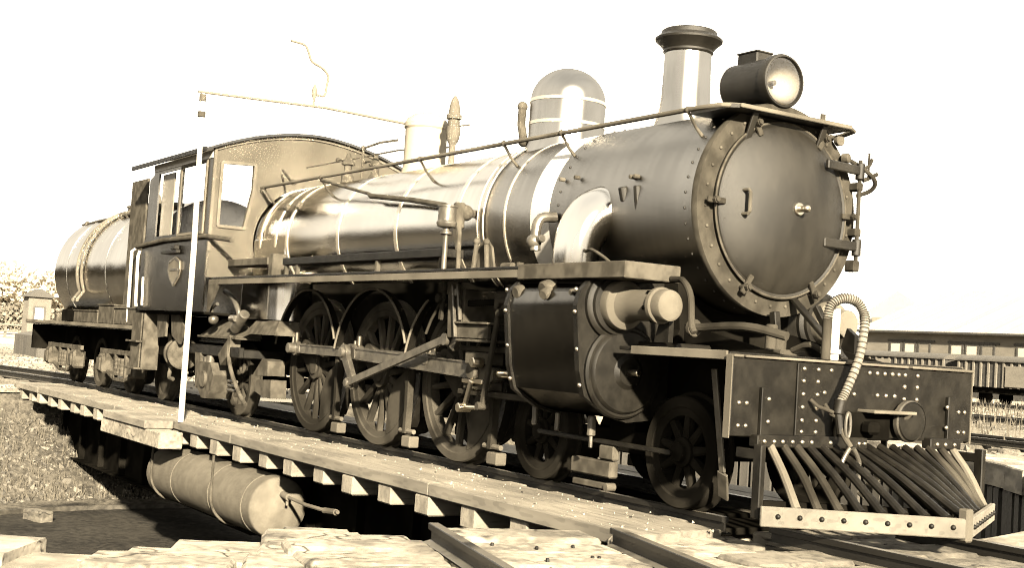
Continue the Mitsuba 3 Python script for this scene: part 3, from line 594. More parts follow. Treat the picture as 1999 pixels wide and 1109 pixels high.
# --- chimney, domes, whistle, valves
ch = obj('chimney', lathe([(.27, -.1), (.235, -.01), (.21, .07), (.195, .14), (.186, .22), (.180, .42), (.178, .60)], (3.55, 0, AZL+.70), (0, 0, 1), 56), 'gloss_iron', L)
obj('cap', lathe([(.178, .56), (.192, .575), (.188, .59), (.195, .60), (.215, .625), (.255, .66), (.258, .675), (.24, .69), (.218, .705), (.21, .735), (.195, .745), (.165, .74), (.155, .6), (.15, .3), (0, .3)], (3.55, 0, AZL+.70), (0, 0, 1), 56), 'smokebox_paint', ch)
obj('saddle', lathe([(.285, -.12), (.295, -.035), (.28, -.015), (.24, .0)], (3.55, 0, AZL+.66), (0, 0, 1), 56), 'smokebox_paint', ch)
SX, SR = 1.95, .325
dome = [(SR+.06, -.12), (SR+.03, -.02), (SR, .06), (SR, .42)]+[(SR*math.cos(t), .42+SR*.93*math.sin(t)) for t in np.linspace(.08, math.pi/2, 16)]
d0 = obj('steam_dome', lathe(dome, (SX, 0, AZL+.66), (0, 0, 1), 64), 'gloss_iron', L)
for z in (.22, .42): obj('band', lathe([(SR-.003, z-.016), (SR+.006, z-.014), (SR+.006, z+.014), (SR-.003, z+.016)], (SX, 0, AZL+.66), (0, 0, 1), 64), 'polished_band', d0)
obj('side_valve', cat(tube([(SX-.25, -.27, 2.8), (SX-.26, -.3, 2.95), (SX-.24, -.31, 3.08)], .035, 10), ball((SX-.24, -.31, 3.1), .045, 1), ball((SX-.25, -.27, 2.8), .05, 1)), 'grey_part', d0)
sd = [(.26, -.1), (.23, .02), (.215, .08), (.215, .46), (.23, .48), (.23, .52), (.2, .57), (.14, .615), (.06, .64), (0, .645)]
obj('sand_dome', lathe(sd, (-.62, 0, AZL+.66), (0, 0, 1), 48), 'sand_dome_paint', L)
obj('sand_lever', cat(tube([(-1.35, -.35, 3.02), (-1.05, -.3, 3.06), (-.86, -.2, 3.08)], .012, 7), ball((-1.35, -.35, 3.02), .028, 1), cyl((-1.35, -.35, 2.7), (-1.35, -.35, 3.02), .012, 8)), 'grey_part', L)
wh = lathe([(0, 0), (.03, 0), (.035, .02), (.06, .06), (.072, .13), (.07, .19), (.055, .2), (.06, .215), (.06, .25), (.05, .265), (.075, .27), (.075, .31), (.06, .315), (.05, .4), (.035, .46), (.012, .5), (0, .505)], (-.02, -.02, 2.96), (0, 0, 1), 28)
obj('whistle', cat(wh, cyl((-.02, -.02, 2.7), (-.02, -.02, 2.97), .03, 12), tube([(-.02, .04, 3.17), (.1, .1, 3.18)], .008, 6)), 'tank_grey', L)
for x, y in ((-2.25, -.1), (-2.05, .14)):
    obj('safety_valve', cat(lathe([(.07, -.05), (.07, .1), (.045, .14), (.045, .22), (.075, .23), (.075, .25), (.04, .29), (.02, .36), (0, .37)], (x, y, 2.72), (0, 0, 1), 20), tube([(x, y, 3.0), (x-.28, y, 3.03)], .012, 7), ball((x-.28, y, 3.03), .03, 1)), 'grey_part', L)
# --- headlamp on its footboard
fp = obj('lamp_platform', prism(Polygon([(4.32, -.57), (4.74, -.58), (4.80, -.52), (4.80, .48), (4.74, .54), (4.32, .53)]), 'z', 2.685, 2.712), 'smokebox_paint', L)
obj('edge', cat(bar((4.795, -.54, 2.70), (4.795, .5, 2.70), .02, .028, (0, 0, 1)), bar((4.78, .5, 2.70), (4.33, .56, 2.70), .02, .035, (0, 0, 1))), 'tank_grey', fp)
for y in (-.35, .3): obj('bracket', bar((4.62, y, 2.4), (4.74, y, 2.69), .05, .02, (1, 0, 0)), 'smokebox_paint', fp)
lx, lz = 4.44, 2.965
hl = obj('headlamp', lathe([(0, -.28), (.165, -.275), (.175, -.26), (.178, .14), (.19, .145), (.19, .2), (.182, .215), (.17, .218), (.165, .2), (.165, .1), (.0, .05)], (lx, -.03, lz), (1, 0, 0), 48), 'smokebox_paint', L)
obj('reflector', lathe([(.165, .19), (.15, .15), (.11, .10), (.06, .07), (.02, .062), (0, .06)], (lx, -.03, lz), (1, 0, 0), 48), 'reflector_metal', hl)
obj('burner', cat(cyl((lx+.062, -.03, lz), (lx+.12, -.03, lz), .018, 12, .004)), 'grey_part', hl)
obj('lens', lathe([(.167, .203), (.16, .206), (.1, .212), (0, .215)], (lx, -.03, lz), (1, 0, 0), 48), 'lamp_pane', hl)
obj('vent_box', cat(bx(lx-.21, lx+.0, -.1, .05, lz+.13, lz+.235, .01), bx(lx-.213, lx+.003, -.103, .053, lz+.232, lz+.243, .004)), 'smokebox_paint', hl)
obj('stand', cat(bx(lx-.27, lx+.1, -.17, .11, 2.735, 2.80, .01), bx(lx-.2, lx+.05, -.12, .06, 2.79, 2.86, .01), bx(lx-.3, lx+.16, -.22, .16, 2.712, 2.738, .006)), 'smokebox_paint', hl)
obj('lamp_iron', bx(4.72, 4.74, .26, .30, 2.71, 2.77, .004), 'grey_part', fp)
obj('door_lamp', cat(cyl((4.66, .5, 2.62), (4.7, .5, 2.62), .04, 12, .005), cyl((4.66, .56, 2.50), (4.71, .58, 2.50), .035, 12, .005)), 'grey_part', rg)
# --- handrail
for s in (-1, 1):
    hr = obj('handrail', tube([(-3.35, s*.68, 2.695), (.6, s*.68, 2.688), (4.50, s*.68, 2.69), (4.70, s*.62, 2.70), (4.77, s*.5, 2.705)], .017, 10), 'tank_grey', L)
    for x in (-3.25, -1.65, .58, 2.05, 2.9, 4.42):
        obj('stanchion', cat(tube([(x, s*.68, 2.685), (x+.01, s*.61, 2.58), (x+.02, s*.53, 2.50)], [.012, .011, .016], 8), ball((x, s*.68, 2.69), .026, 1)), 'grey_part', hr)
obj('feed_pipe', tube([(-1.68, -.66, 2.66), (-1.55, -.69, 2.645), (-.4, -.71, 2.43), (-.32, -.72, 2.40), (.6, -.76, 2.30), (1.35, -.82, 2.20), (1.6, -.84, 2.14), (1.72, -.86, 1.95), (1.74, -.86, 1.6)], [.016, .016, .016, .026, .026, .026, .026, .02, .02], 10), 'grey_part', L)
obj('front_pipe', cat(tube([(4.62, .62, 2.52), (4.72, .72, 2.44), (4.74, .82, 2.36), (4.68, .84, 2.3), (4.6, .78, 2.26)], .015, 9, 4), tube([(4.7, .66, 2.44), (4.72, .76, 2.46), (4.72, .8, 2.52)], .012, 7, 3), cyl((4.7, .74, 2.36), (4.72, .86, 2.42), .014, 8), cyl((4.72, .77, 2.36), (4.72, .77, 2.56), .008, 6)), 'wheel_paint', L)
obj('clack_valve', cat(ball((1.66, -.78, 2.12), .07, 2), cyl((1.66, -.6, 2.12), (1.66, -.9, 2.12), .035, 14, .005), cyl((1.66, -.84, 1.98), (1.66, -.84, 2.2), .05, 16, .01)), 'grey_part', L)
lub = obj('lubricator', cat(lathe([(0, 0), (.022, 0), (.022, .30), (.05, .31), (.05, .33), (.03, .335), (.03, .36), (.075, .37), (.085, .39), (.085, .41), (.076, .42), (.076, .53), (.085, .535), (.085, .55), (0, .555)], (1.78, -1.02, 1.6), (0, 0, 1), 24)), 'motion_steel', L)
br = prism(Polygon([(1.98, 1.6), (2.32, 1.6), (2.26, 1.8), (2.2, 1.85), (2.1, 1.85), (2.04, 1.8)]), 'y', -.86, -.84)
obj('reach_bracket', cat(br, cyl((2.05, -.9, 1.6), (2.09, -.9, 1.84), .02, 8), cyl((2.28, -.9, 1.6), (2.24, -.9, 1.82), .02, 8), ball((2.09, -.9, 1.85), .03, 1), ball((2.24, -.9, 1.84), .03, 1), cyl((2.6, -.95, 1.63), (2.75, -.95, 1.63), .03, 10, .004), cyl((2.8, -.92, 1.6), (2.8, -.92, 1.66), .03, 10)), 'grey_part', L)
obj('injector_elbow', cat(tube([(2.98, -.74, 2.02), (2.96, -.86, 2.0), (2.96, -.9, 1.9), (2.97, -.9, 1.75)], .04, 12, 3), cyl((2.9, -.9, 1.82), (3.06, -.9, 1.84), .03, 10, .004), ball((2.96, -.91, 1.82), .06, 1)), 'motion_steel', L)
# --- steam pipe to the cylinders
def steam_pipe(s):
    pts = smoothpts([(3.50, s*.48, 2.06), (3.50, s*.63, 2.05), (3.49, s*.76, 1.99), (3.48, s*.84, 1.87), (3.475, s*.87, 1.74), (3.475, s*.87, 1.58)], 6)
    return tube(pts, np.interp(np.linspace(0, 1, len(pts)), [0, .3, 1], [.2, .19, .165]), 28)
for s in (-1, 1): obj('steam_pipe', steam_pipe(s), 'boiler_cladding', L, smooth=60)
obj('drain_pipe', tube([(3.62, -.9, 1.72), (3.75, -.93, 1.73), (3.95, -.95, 1.66), (4.05, -.95, 1.6)], .012, 8, 4), 'grey_part', L)
obj('stained_fitting', cat(bx(3.74, 3.98, -.70, -.66, 2.17, 2.24, .015), cyl((3.96, -.69, 1.98), (3.96, -.72, 2.2), .03, 10, .006), cyl((3.80, -.70, 2.1), (3.80, -.73, 2.2), .035, 12, .006)), 'smokebox_paint', L)
# --- footplates
for s in (-1, 1):
    ya, yb = sorted((s*1.2, s*.74))
    rb = obj('running_board', bx(-3.42, 3.22, ya, yb, 1.575, 1.60, .004), 'frame_black', L)
    ya, yb = sorted((s*1.2, s*1.185)); obj('valance', bx(-3.42, 3.22, ya-.0, yb, 1.515, 1.574, .004), 'tank_grey', rb)
    ya, yb = sorted((s*1.205, s*.74)); obj('front_step', bx(3.222, 4.52 if s < 0 else 3.9, ya, yb, 1.50, 1.612, .006), 'grey_part', rb)
    ya, yb = sorted((s*1.0, s*.80)); sh_ = obj('shelf', bx(-1.75, 1.72, ya, yb, 1.725, 1.80, .006), 'frame_black', L)
    for x in (-1.7, -1.4, .45, 1.65): obj('post', bx(x-.02, x+.02, *sorted((s*.99, s*.95)), 1.602, 1.723, .004), 'grey_part', sh_)
    sh2 = obj('shelf', bx(-3.38, -2.18, ya, yb, 1.74, 1.82, .006), 'grey_part', L)
    obj('post', bx(-2.14, -2.02, *sorted((s*1.0, s*.84)), 1.602, 1.86, .01), 'grey_part', sh2)
fr = obj('front_footplate', bx(4.30, 5.40, -1.05, 1.05, 1.035, 1.06, .004), 'frame_black', L)
for s in (-1, 1): obj('edge_angle', bx(4.45, 5.39, *sorted((s*1.068, s*1.052)), 1.01, 1.066, .004), 'tank_grey', fr)
# --- frames, saddle, firebox, ashpan
for s in (-1, 1):
    obj('main_frame', prism(Polygon([(-5.4, .55), (-5.4, 1.18), (-2.4, 1.25), (2.4, 1.3), (4.2, 1.25), (5.4, 1.03), (5.4, .75), (4.6, .72), (2.2, .72), (1.9, .55), (-1.9, .55), (-2.3, .55)]), 'y', *sorted((s*.46, s*.43))), 'under_black', L)
    obj('splash_plate', bx(-2.1, 3.15, *sorted((s*.485, s*.47)), .98, 1.57, .003), 'under_black', L)
obj('smokebox_saddle', cat(prism(Polygon([(-.6, 1.0), (.6, 1.0), (.5, 1.2), (.55, 1.6), (-.55, 1.6), (-.5, 1.2)]), 'x', 3.2, 4.25)), 'under_black', L)
obj('belly', bx(-2.3, 3.1, -.42, .42, 1.05, 1.45, .03), 'under_black', L)
obj('stretcher', bx(4.6, 5.38, -.42, .42, .62, .70, .01), 'under_black', L)
fbp = sbox(-3.42, -.88, -2.15, .88).buffer(-.26).buffer(.26, 16)
obj('firebox', prism(fbp, 'z', 1.15, 1.572), 'boiler_cladding', L, smooth=40)
obj('firebox_side', cat(bx(-3.42, -2.42, -.70, .70, 1.58, 2.10, .03)), 'boiler_cladding', L)
def hopper(x0, x1, y, z0, z1, inx, iny):
    V = np.array([[x0+inx, y-iny, z1], [x1-inx, y-iny, z1], [x1-inx, y+.3, z1], [x0+inx, y+.3, z1], [x0, y-.02, z0], [x1, y-.02, z0], [x1, y+.3, z0], [x0, y+.3, z0]])
    return V, np.array([[0, 1, 2, 3], [4, 7, 6, 5], [0, 4, 5, 1], [1, 5, 6, 2], [2, 6, 7, 3], [3, 7, 4, 0]])
for s in (-1, 1):
    f_ = (lambda q: q) if s < 0 else mir
    ap_ = obj('ashpan', f_(hopper(-4.15, -2.95, -.98, .93, 1.14, .30, -.14)), 'grey_part', L, smooth=False)
    obj('flange', f_(bx(-4.2, -2.9, -1.02, -.72, .905, .928, .004)), 'grey_part', ap_)
    obj('ashpan', f_(hopper(-2.85, -1.95, -.93, .98, 1.14, .12, -.08)), 'grey_part', L, smooth=False)
    obj('injector', f_(cat(cyl((-3.0, -1.0, 1.02), (-2.72, -1.0, 1.2), .06, 14, .01), tube([(-2.86, -1.0, 1.1), (-2.9, -1.02, 1.25), (-3.05, -1.04, 1.38), (-3.3, -1.04, 1.45)], .028, 9, 4), cyl((-2.98, -1.06, 1.14), (-2.82, -1.06, 1.14), .04, 12, .006), ball((-3.5, -1.08, 1.12), .06, 1), tube([(-3.55, -1.08, 1.1), (-3.52, -1.1, 1.25), (-3.35, -1.1, 1.3)], .022, 8, 3))), 'motion_steel', L)
    obj('overflow_pipe', f_(tube([(-3.1, -1.0, .95), (-3.08, -1.02, .75), (-2.96, -1.02, .55), (-2.72, -1.0, .32), (-2.55, -.98, .2)], .024, 9, 5)), 'grey_part', L)
# trailing truck
trk = obj('trailing_truck', cat(bx(-4.6, -2.75, -1.02, -.96, .70, .82, .01), bx(-4.6, -2.75, .96, 1.02, .70, .82, .01), bx(-4.55, -4.45, -1, 1, .7, .8, .01), bx(-2.9, -2.8, -1, 1, .7, .8, .01)), 'frame_black', L)
for s in (-1, 1):
    f_ = (lambda q: q) if s < 0 else mir
    obj('axlebox', f_(cat(prism(Polygon([(-3.98, .62), (-3.55, .62), (-3.42, .48), (-3.5, .3), (-3.62, .2), (-3.78, .2), (-3.98, .34)]), 'y', -1.06, -.80), cyl((-3.72, -1.09, .42), (-3.72, -.8, .42), .1, 20, .01))), 'grey_part', trk)
    obj('horn_guide', f_(cat(prism(Polygon([(-4.2, .72), (-4.0, .72), (-3.92, .3), (-4.1, .3)]), 'y', -1.03, -.9), prism(Polygon([(-3.4, .72), (-3.05, .95), (-3.05, .74), (-3.3, .6)]), 'y', -1.03, -.9))), 'grey_part', trk)
    obj('spring', f_(cat(*[bar((-4.25+.05*k, -.93, .86+.022*k), (-3.2-.05*k, -.93, .86+.022*k), .08, .018, (0, 0, 1), .003) for k in range(5)])), 'frame_black', trk)
    obj('spring_hanger', f_(cat(cyl((-3.9, -.98, .55), (-3.9, -.98, .68), .045, 12, .01), cyl((-3.72, -1.0, .6), (-3.72, -1.0, .7), .05, 12, .01), *[cyl((-3.2, -.95, .33+.05*k), (-2.95, -.95, .33+.05*k), .02, 8) for k in range(3)])), 'motion_steel', trk)
    obj('spring_box', f_(cat(prism(Polygon([(-2.62, .52), (-2.36, .72), (-2.2, .70), (-2.18, .54)]), 'y', -.9, -.7))), 'grey_part', trk)
    obj('spring_box', f_(cat(prism(Polygon([(-2.6, .36), (-2.55, .48), (-2.12, .50), (-2.1, .30), (-2.3, .30)]), 'y', -.88, -.7))), 'grey_part', trk)

# --- wheels
def wheel(key, x, y_out, R, n, crank=None, dark='wheel_paint', hubR=.13, hollow=True):
    """outer face at y_out on the near side; s gives the side."""
    s = -1 if y_out < 0 else 1; W = .13; ri = R-.085
    w = slot(key, L); o = (x, 0, R); f_ = (lambda q: q) if s < 0 else mir; ya = -abs(y_out)
    def ax(prof): return f_(lathe(prof, (x, ya, R), (0, 1, 0), 64))
    obj('tyre', ax([(ri, .012), (ri+.01, .0), (R-.012, 0), (R-.002, .012), (R, .10), (R+.004, .102), (R+.027, .108), (R+.028, .125), (R+.012, .135), (ri, .135), (ri, .012)]), dark, w)
    obj('rim', ax([(ri-.05, .02), (ri+.001, .012), (ri+.001, .12), (ri-.05, .11), (ri-.05, .02)]), dark, w)
    for k in range(n):
        a = 2*math.pi*k/n+.13; c_, s_ = math.cos(a), math.sin(a); V, F = bx(hubR*.7, ri-.03, -.022, .022, .03, .095, .014)
        t = (V[:, 0]-hubR*.7)/(ri-hubR*.7); wv = V[:, 1]*(1.55-.6*t)
        obj('spoke', f_((np.c_[x+V[:, 0]*c_-wv*s_, ya+V[:, 2], R+V[:, 0]*s_+wv*c_], F)), dark, w, smooth=40)
    obj('hub', ax([(0, -.03), (hubR*.62, -.03), (hubR*.66, -.02), (hubR*.7, .0), (hubR, .01), (hubR, .12), (0, .13)]), dark, w)
    if crank is not None:
        ca_, sa_ = math.cos(crank), math.sin(crank); q = unary_union([Point(0, 0).buffer(hubR*1.02), Point(.33*ca_, .33*sa_).buffer(.1), Polygon([(-hubR*sa_, hubR*ca_), (hubR*sa_, -hubR*ca_), (.33*ca_+.1*sa_, .33*sa_-.1*ca_), (.33*ca_-.1*sa_, .33*sa_+.1*ca_)])])
        obj('crank_boss', f_(mv(prism(q, 'y', ya-.012, ya+.1), (x, 0, R))), dark, w)
        b = crank+math.pi; th = np.linspace(b-.72, b+.72, 20)
        cw = Polygon([((ri-.01)*math.cos(t), (ri-.01)*math.sin(t)) for t in th]+[(.30*math.cos(b+.35), .30*math.sin(b+.35)), (.30*math.cos(b-.35), .30*math.sin(b-.35))])
        obj('counterweight', f_(mv(prism(cw, 'y', ya+.008, ya+.12), (x, 0, R))), dark, w)
        obj('crank_pin', f_(cyl((x+.33*ca_, ya-.21, R+.33*sa_), (x+.33*ca_, ya, R+.33*sa_), .055, 18, .006)), 'motion_steel', w)
    return w
CR = math.radians(148); CR2 = CR+math.pi/2
for x in (-1.526, 0, 1.517):
    wheel('driving_wheel', x, -.64, .686, 14, CR); wheel('driving_wheel', x, .64, .686, 14, CR2)
    obj('axle', cyl((x, -.62, .686), (x, .62, .686), .085, 18), 'under_black', L)
for x in (2.795, 4.492):
    for s in (-1, 1): wheel('bogie_wheel', x, s*.64, .379, 9, None, 'bogie_black', .1)
    obj('axle', cyl((x, -.62, .379), (x, .62, .379), .06, 16), 'under_black', L)
for s in (-1, 1): wheel('trailing_wheel', -3.72, s*.64, .42, 10, None, 'wheel_paint', .11)
obj('axle', cyl((-3.72, -.62, .42), (-3.72, .62, .42), .07, 16), 'under_black', L)
bg = obj('bogie', cat(bx(2.5, 4.8, -.50, -.46, .30, .46, .01), bx(2.5, 4.8, .46, .50, .30, .46, .01), bx(3.5, 3.8, -.5, .5, .40, .62, .01)), 'under_black', L)
obj('equaliser', cat(bar((2.9, -.72, .385), (4.5, -.72, .375), .03, .035, (0, 0, 1)), bar((2.9, .72, .385), (4.5, .72, .375), .03, .035, (0, 0, 1))), 'frame_black', bg)
obj('side_block', cat(bx(3.38, 3.86, -.74, -.66, .13, .245, .01), bx(3.70, 3.88, -.73, -.67, .25, .36, .015), bx(3.4, 3.84, -.73, -.7, .045, .09, .006), cyl((3.82, -.74, .065), (3.82, -.66, .065), .03, 12, .004)), 'grey_part', bg)
obj('drain_cock', cat(cyl((3.78, -.86, .42), (3.78, -.86, .56), .03, 12, .006), cyl((3.78, -.86, .34), (3.78, -.86, .44), .014, 8), cyl((3.35, -.86, .42), (3.35, -.86, .55), .018, 10, .004), cyl((3.05, -.86, .44), (3.05, -.86, .6), .022, 10, .004)), 'motion_steel', L)
# splashers and brake gear
for x in (-1.526, 0, 1.517):
    a0, a1 = (math.radians(22), math.radians(165)) if x < 1 else (math.radians(120), math.radians(170))
    a = np.linspace(a0, a1, 30); ro, ri = .80, .782
    for s in (-1, 1):
        g = Polygon([(x+ro*math.cos(t), .686+ro*math.sin(t)) for t in a]+[(x+ri*math.cos(t), .686+ri*math.sin(t)) for t in a[::-1]])
        sp = obj('splasher', prism(g, 'y', *sorted((s*.71, s*.78))), 'under_black', L)
        obj('beading', tube([(x+.795*math.cos(t), s*.786, .686+.795*math.sin(t)) for t in a], .0115, 7), 'tank_grey', sp)
for x in (-.80, .72, 2.2):
    for s in (-1, 1):
        f_ = (lambda q: q) if s < 0 else mir
        g = [(x+.03+.0, .62), (x+.11, .62), (x+.12, .18), (x-.0, .16)]
        bk = obj('brake_hanger', f_(prism(Polygon([(x-.03, .95), (x+.03, .95), (x+.05, .4), (x+.04, .18), (x-.01, .18), (x+.0, .4)]), 'y', -.74, -.68)), 'wheel_paint', L)
        th = np.linspace(-.62, .05, 10); xc = x-.76+.04
        obj('brake_block', f_(prism(Polygon([(x-.76+.036+.70*math.cos(t), .686+.70*math.sin(t)) for t in th]+[(x-.76+.036+.79*math.cos(t), .686+.79*math.sin(t)) for t in th[::-1]]), 'y', -.63, -.55)), 'frame_black', bk)
        obj('rod', f_(cat(cyl((x-.1, -.71, .2), (x+.16, -.71, .2), .022, 8), bx(x+.02, x+.18, -.76, -.66, .06, .16, .01))), 'tank_grey', bk)
# --- rods and valve gear
PX, PZ = .33*math.cos(CR), .686+.33*math.sin(CR)
def rod(p0, p1, y, w, h0, h1, fl=True):
    p0, p1 = np.array(p0, float), np.array(p1, float); d = p1-p0; Ln = np.linalg.norm(d); d /= Ln; u = np.array([-d[1], d[0]])
    q = unary_union([Polygon([tuple(p0-u*h0), tuple(p1-u*h1), tuple(p1+u*h1), tuple(p0+u*h0)]), Point(*p0).buffer(h0*1.55), Point(*p1).buffer(h1*1.55)])
    m = prism(q, 'y', y-w/2, y+w/2)
    if fl:
        e = .12; qa = Polygon([tuple(p0+d*e-u*(h0-.014)), tuple(p1-d*e-u*(h1-.014)), tuple(p1-d*e+u*(h1-.014)), tuple(p0+d*e+u*(h0-.014))])
        m = cat(prism(q.difference(qa), 'y', y-w/2, y-w/2+.012), prism(q, 'y', y-w/2+.0121, y+w/2))
    return m
for s in (-1, 1):
    f_ = (lambda q: q) if s < 0 else mir
    cr = CR if s < 0 else CR2; px, pz = .33*math.cos(cr), .686+.33*math.sin(cr)
    for xa, xb in ((-1.526, 0), (0, 1.517)): obj('coupling_rod', f_(rod((xa+px, pz), (xb+px, pz), -.745, .05, .048, .048)), 'motion_steel', L)
    for xa in (-1.526, 0, 1.517): obj('oil_cup', f_(cat(cyl((xa+px, -.745, pz+.07), (xa+px, -.745, pz+.17), .025, 10, .006), cyl((xa+px-.06, -.76, pz+.05), (xa+px-.06, -.76, pz+.12), .018, 10, .004))), 'bright_steel', L)
    XH, ZH = 2.18, .80
    obj('connecting_rod', f_(rod((px, pz), (XH, ZH), -.825, .055, .055, .07)), 'motion_steel', L)
    ex, ez = px+.24, pz-.28
    obj('return_crank', f_(cat(rod((px, pz), (ex, ez), -.895, .05, .05, .04, False), cyl((ex, -.99, ez), (ex, -.86, ez), .04, 14, .006), cyl((px, -.95, pz), (px, -.86, pz), .05, 14, .006))), 'motion_steel', L)
    obj('eccentric_rod', f_(rod((ex, ez), (1.77, 1.04), -.955, .035, .032, .032, False)), 'motion_steel', L)
    lk = Polygon([(1.80, .98), (1.86, .95), (1.95, 1.1), (1.99, 1.3), (1.97, 1.46), (1.9, 1.46), (1.92, 1.3), (1.87, 1.12)])
    obj('expansion_link', f_(prism(lk, 'y', -.93, -.87)), 'motion_steel', L)
    mb = obj('motion_bracket', f_(cat(prism(Polygon([(1.83, 1.06), (1.80, 1.4), (1.84, 1.5), (1.95, 1.52), (1.98, 1.5), (2.03, 1.06)]), 'y', -.97, -.945), bx(1.98, 2.03, -.944, -.5, 1.06, 1.46, .006))), 'grey_part', L)
    obj('rib', f_(cat(bar((1.90, -.985, 1.49), (1.99, -.985, 1.06), .03, .022, (1, 0, 0)), bar((1.98, -.985, 1.50), (2.05, -.985, 1.2), .03, .022, (1, 0, 0)), cyl((1.95, -.99, 1.43), (1.95, -.944, 1.43), .035, 14, .006))), 'motion_steel', mb)
    obj('slide_bracket', f_(cat(bx(2.0, 2.46, -.97, -.93, 1.055, 1.17, .008), bx(1.98, 2.5, -1.0, -.75, 1.172, 1.19, .004), bx(2.0, 2.5, -.99, -.76, 1.03, 1.052, .004))), 'grey_part', L)
    obj('slide_bar', f_(cat(bx(1.9, 3.2, -.88, -.79, .955, 1.0, .006), bx(1.9, 3.2, -.88, -.79, .60, .645, .006))), 'wheel_paint', L)
    ch_ = obj('crosshead', f_(cat(bx(2.02, 2.42, -.90, -.77, .85, .95, .01), bx(2.02, 2.42, -.90, -.77, .648, .72, .01), prism(Polygon([(2.06, .85), (2.38, .85), (2.46, .82), (2.46, .74), (2.38, .70), (2.06, .70)]), 'y', -.89, -.80), cyl((XH, -.94, ZH), (XH, -.78, ZH), .07, 20, .008))), 'grey_part', L)
    obj('drop_arm', f_(cat(bx(2.04, 2.36, -.93, -.905, .70, .735, .006), bar((2.2, -.93, .72), (2.12, -.93, .52), .05, .025, (0, 1, 0)), cyl((2.12, -1.0, .5), (2.12, -.88, .5), .038, 14, .006), cyl((2.05, -.95, .5), (2.45, -.95, .52), .018, 8), cyl((2.3, -1.0, .87), (2.3, -.9, .87), .04, 12, .006))), 'bright_steel', L)
    obj('piston_rod', f_(cyl((2.4, -.84, .79), (3.25, -.84, .80), .035, 14)), 'bright_steel', L)
    obj('combination_lever', f_(cat(bar((2.60, -.95, 1.34), (2.42, -.95, .52), .03, .05, (1, 0, 0)), cyl((2.60, -.99, 1.34), (2.60, -.9, 1.34), .035, 12, .005), cyl((2.62, -.99, 1.26), (2.62, -.9, 1.26), .03, 12, .005), cyl((2.42, -1.0, .53), (2.42, -.9, .53), .034, 12, .005))), 'wheel_paint', L)
    obj('radius_rod', f_(bar((1.93, -.9, 1.34), (2.62, -.9, 1.36), .03, .05)), 'under_black', L)
    obj('valve_spindle', f_(cat(cyl((2.62, -.97, 1.36), (3.25, -.97, 1.345), .025, 10), bx(2.5, 2.72, -.96, -.8, 1.28, 1.44, .02))), 'wheel_paint', L)
    obj('lifting_arm', f_(cat(bar((1.70, -.95, 1.5), (1.66, -.95, 1.2), .03, .05, (1, 0, 0)), cyl((1.66, -1.0, 1.38), (1.66, -.9, 1.38), .04, 12, .006), tube([(1.66, -.95, 1.36), (1.5, -.95, 1.2), (1.42, -.95, 1.08)], .012, 7), cyl((1.74, -.98, 1.44), (1.74, -.98, 1.54), .024, 10, .005))), 'wheel_paint', L)
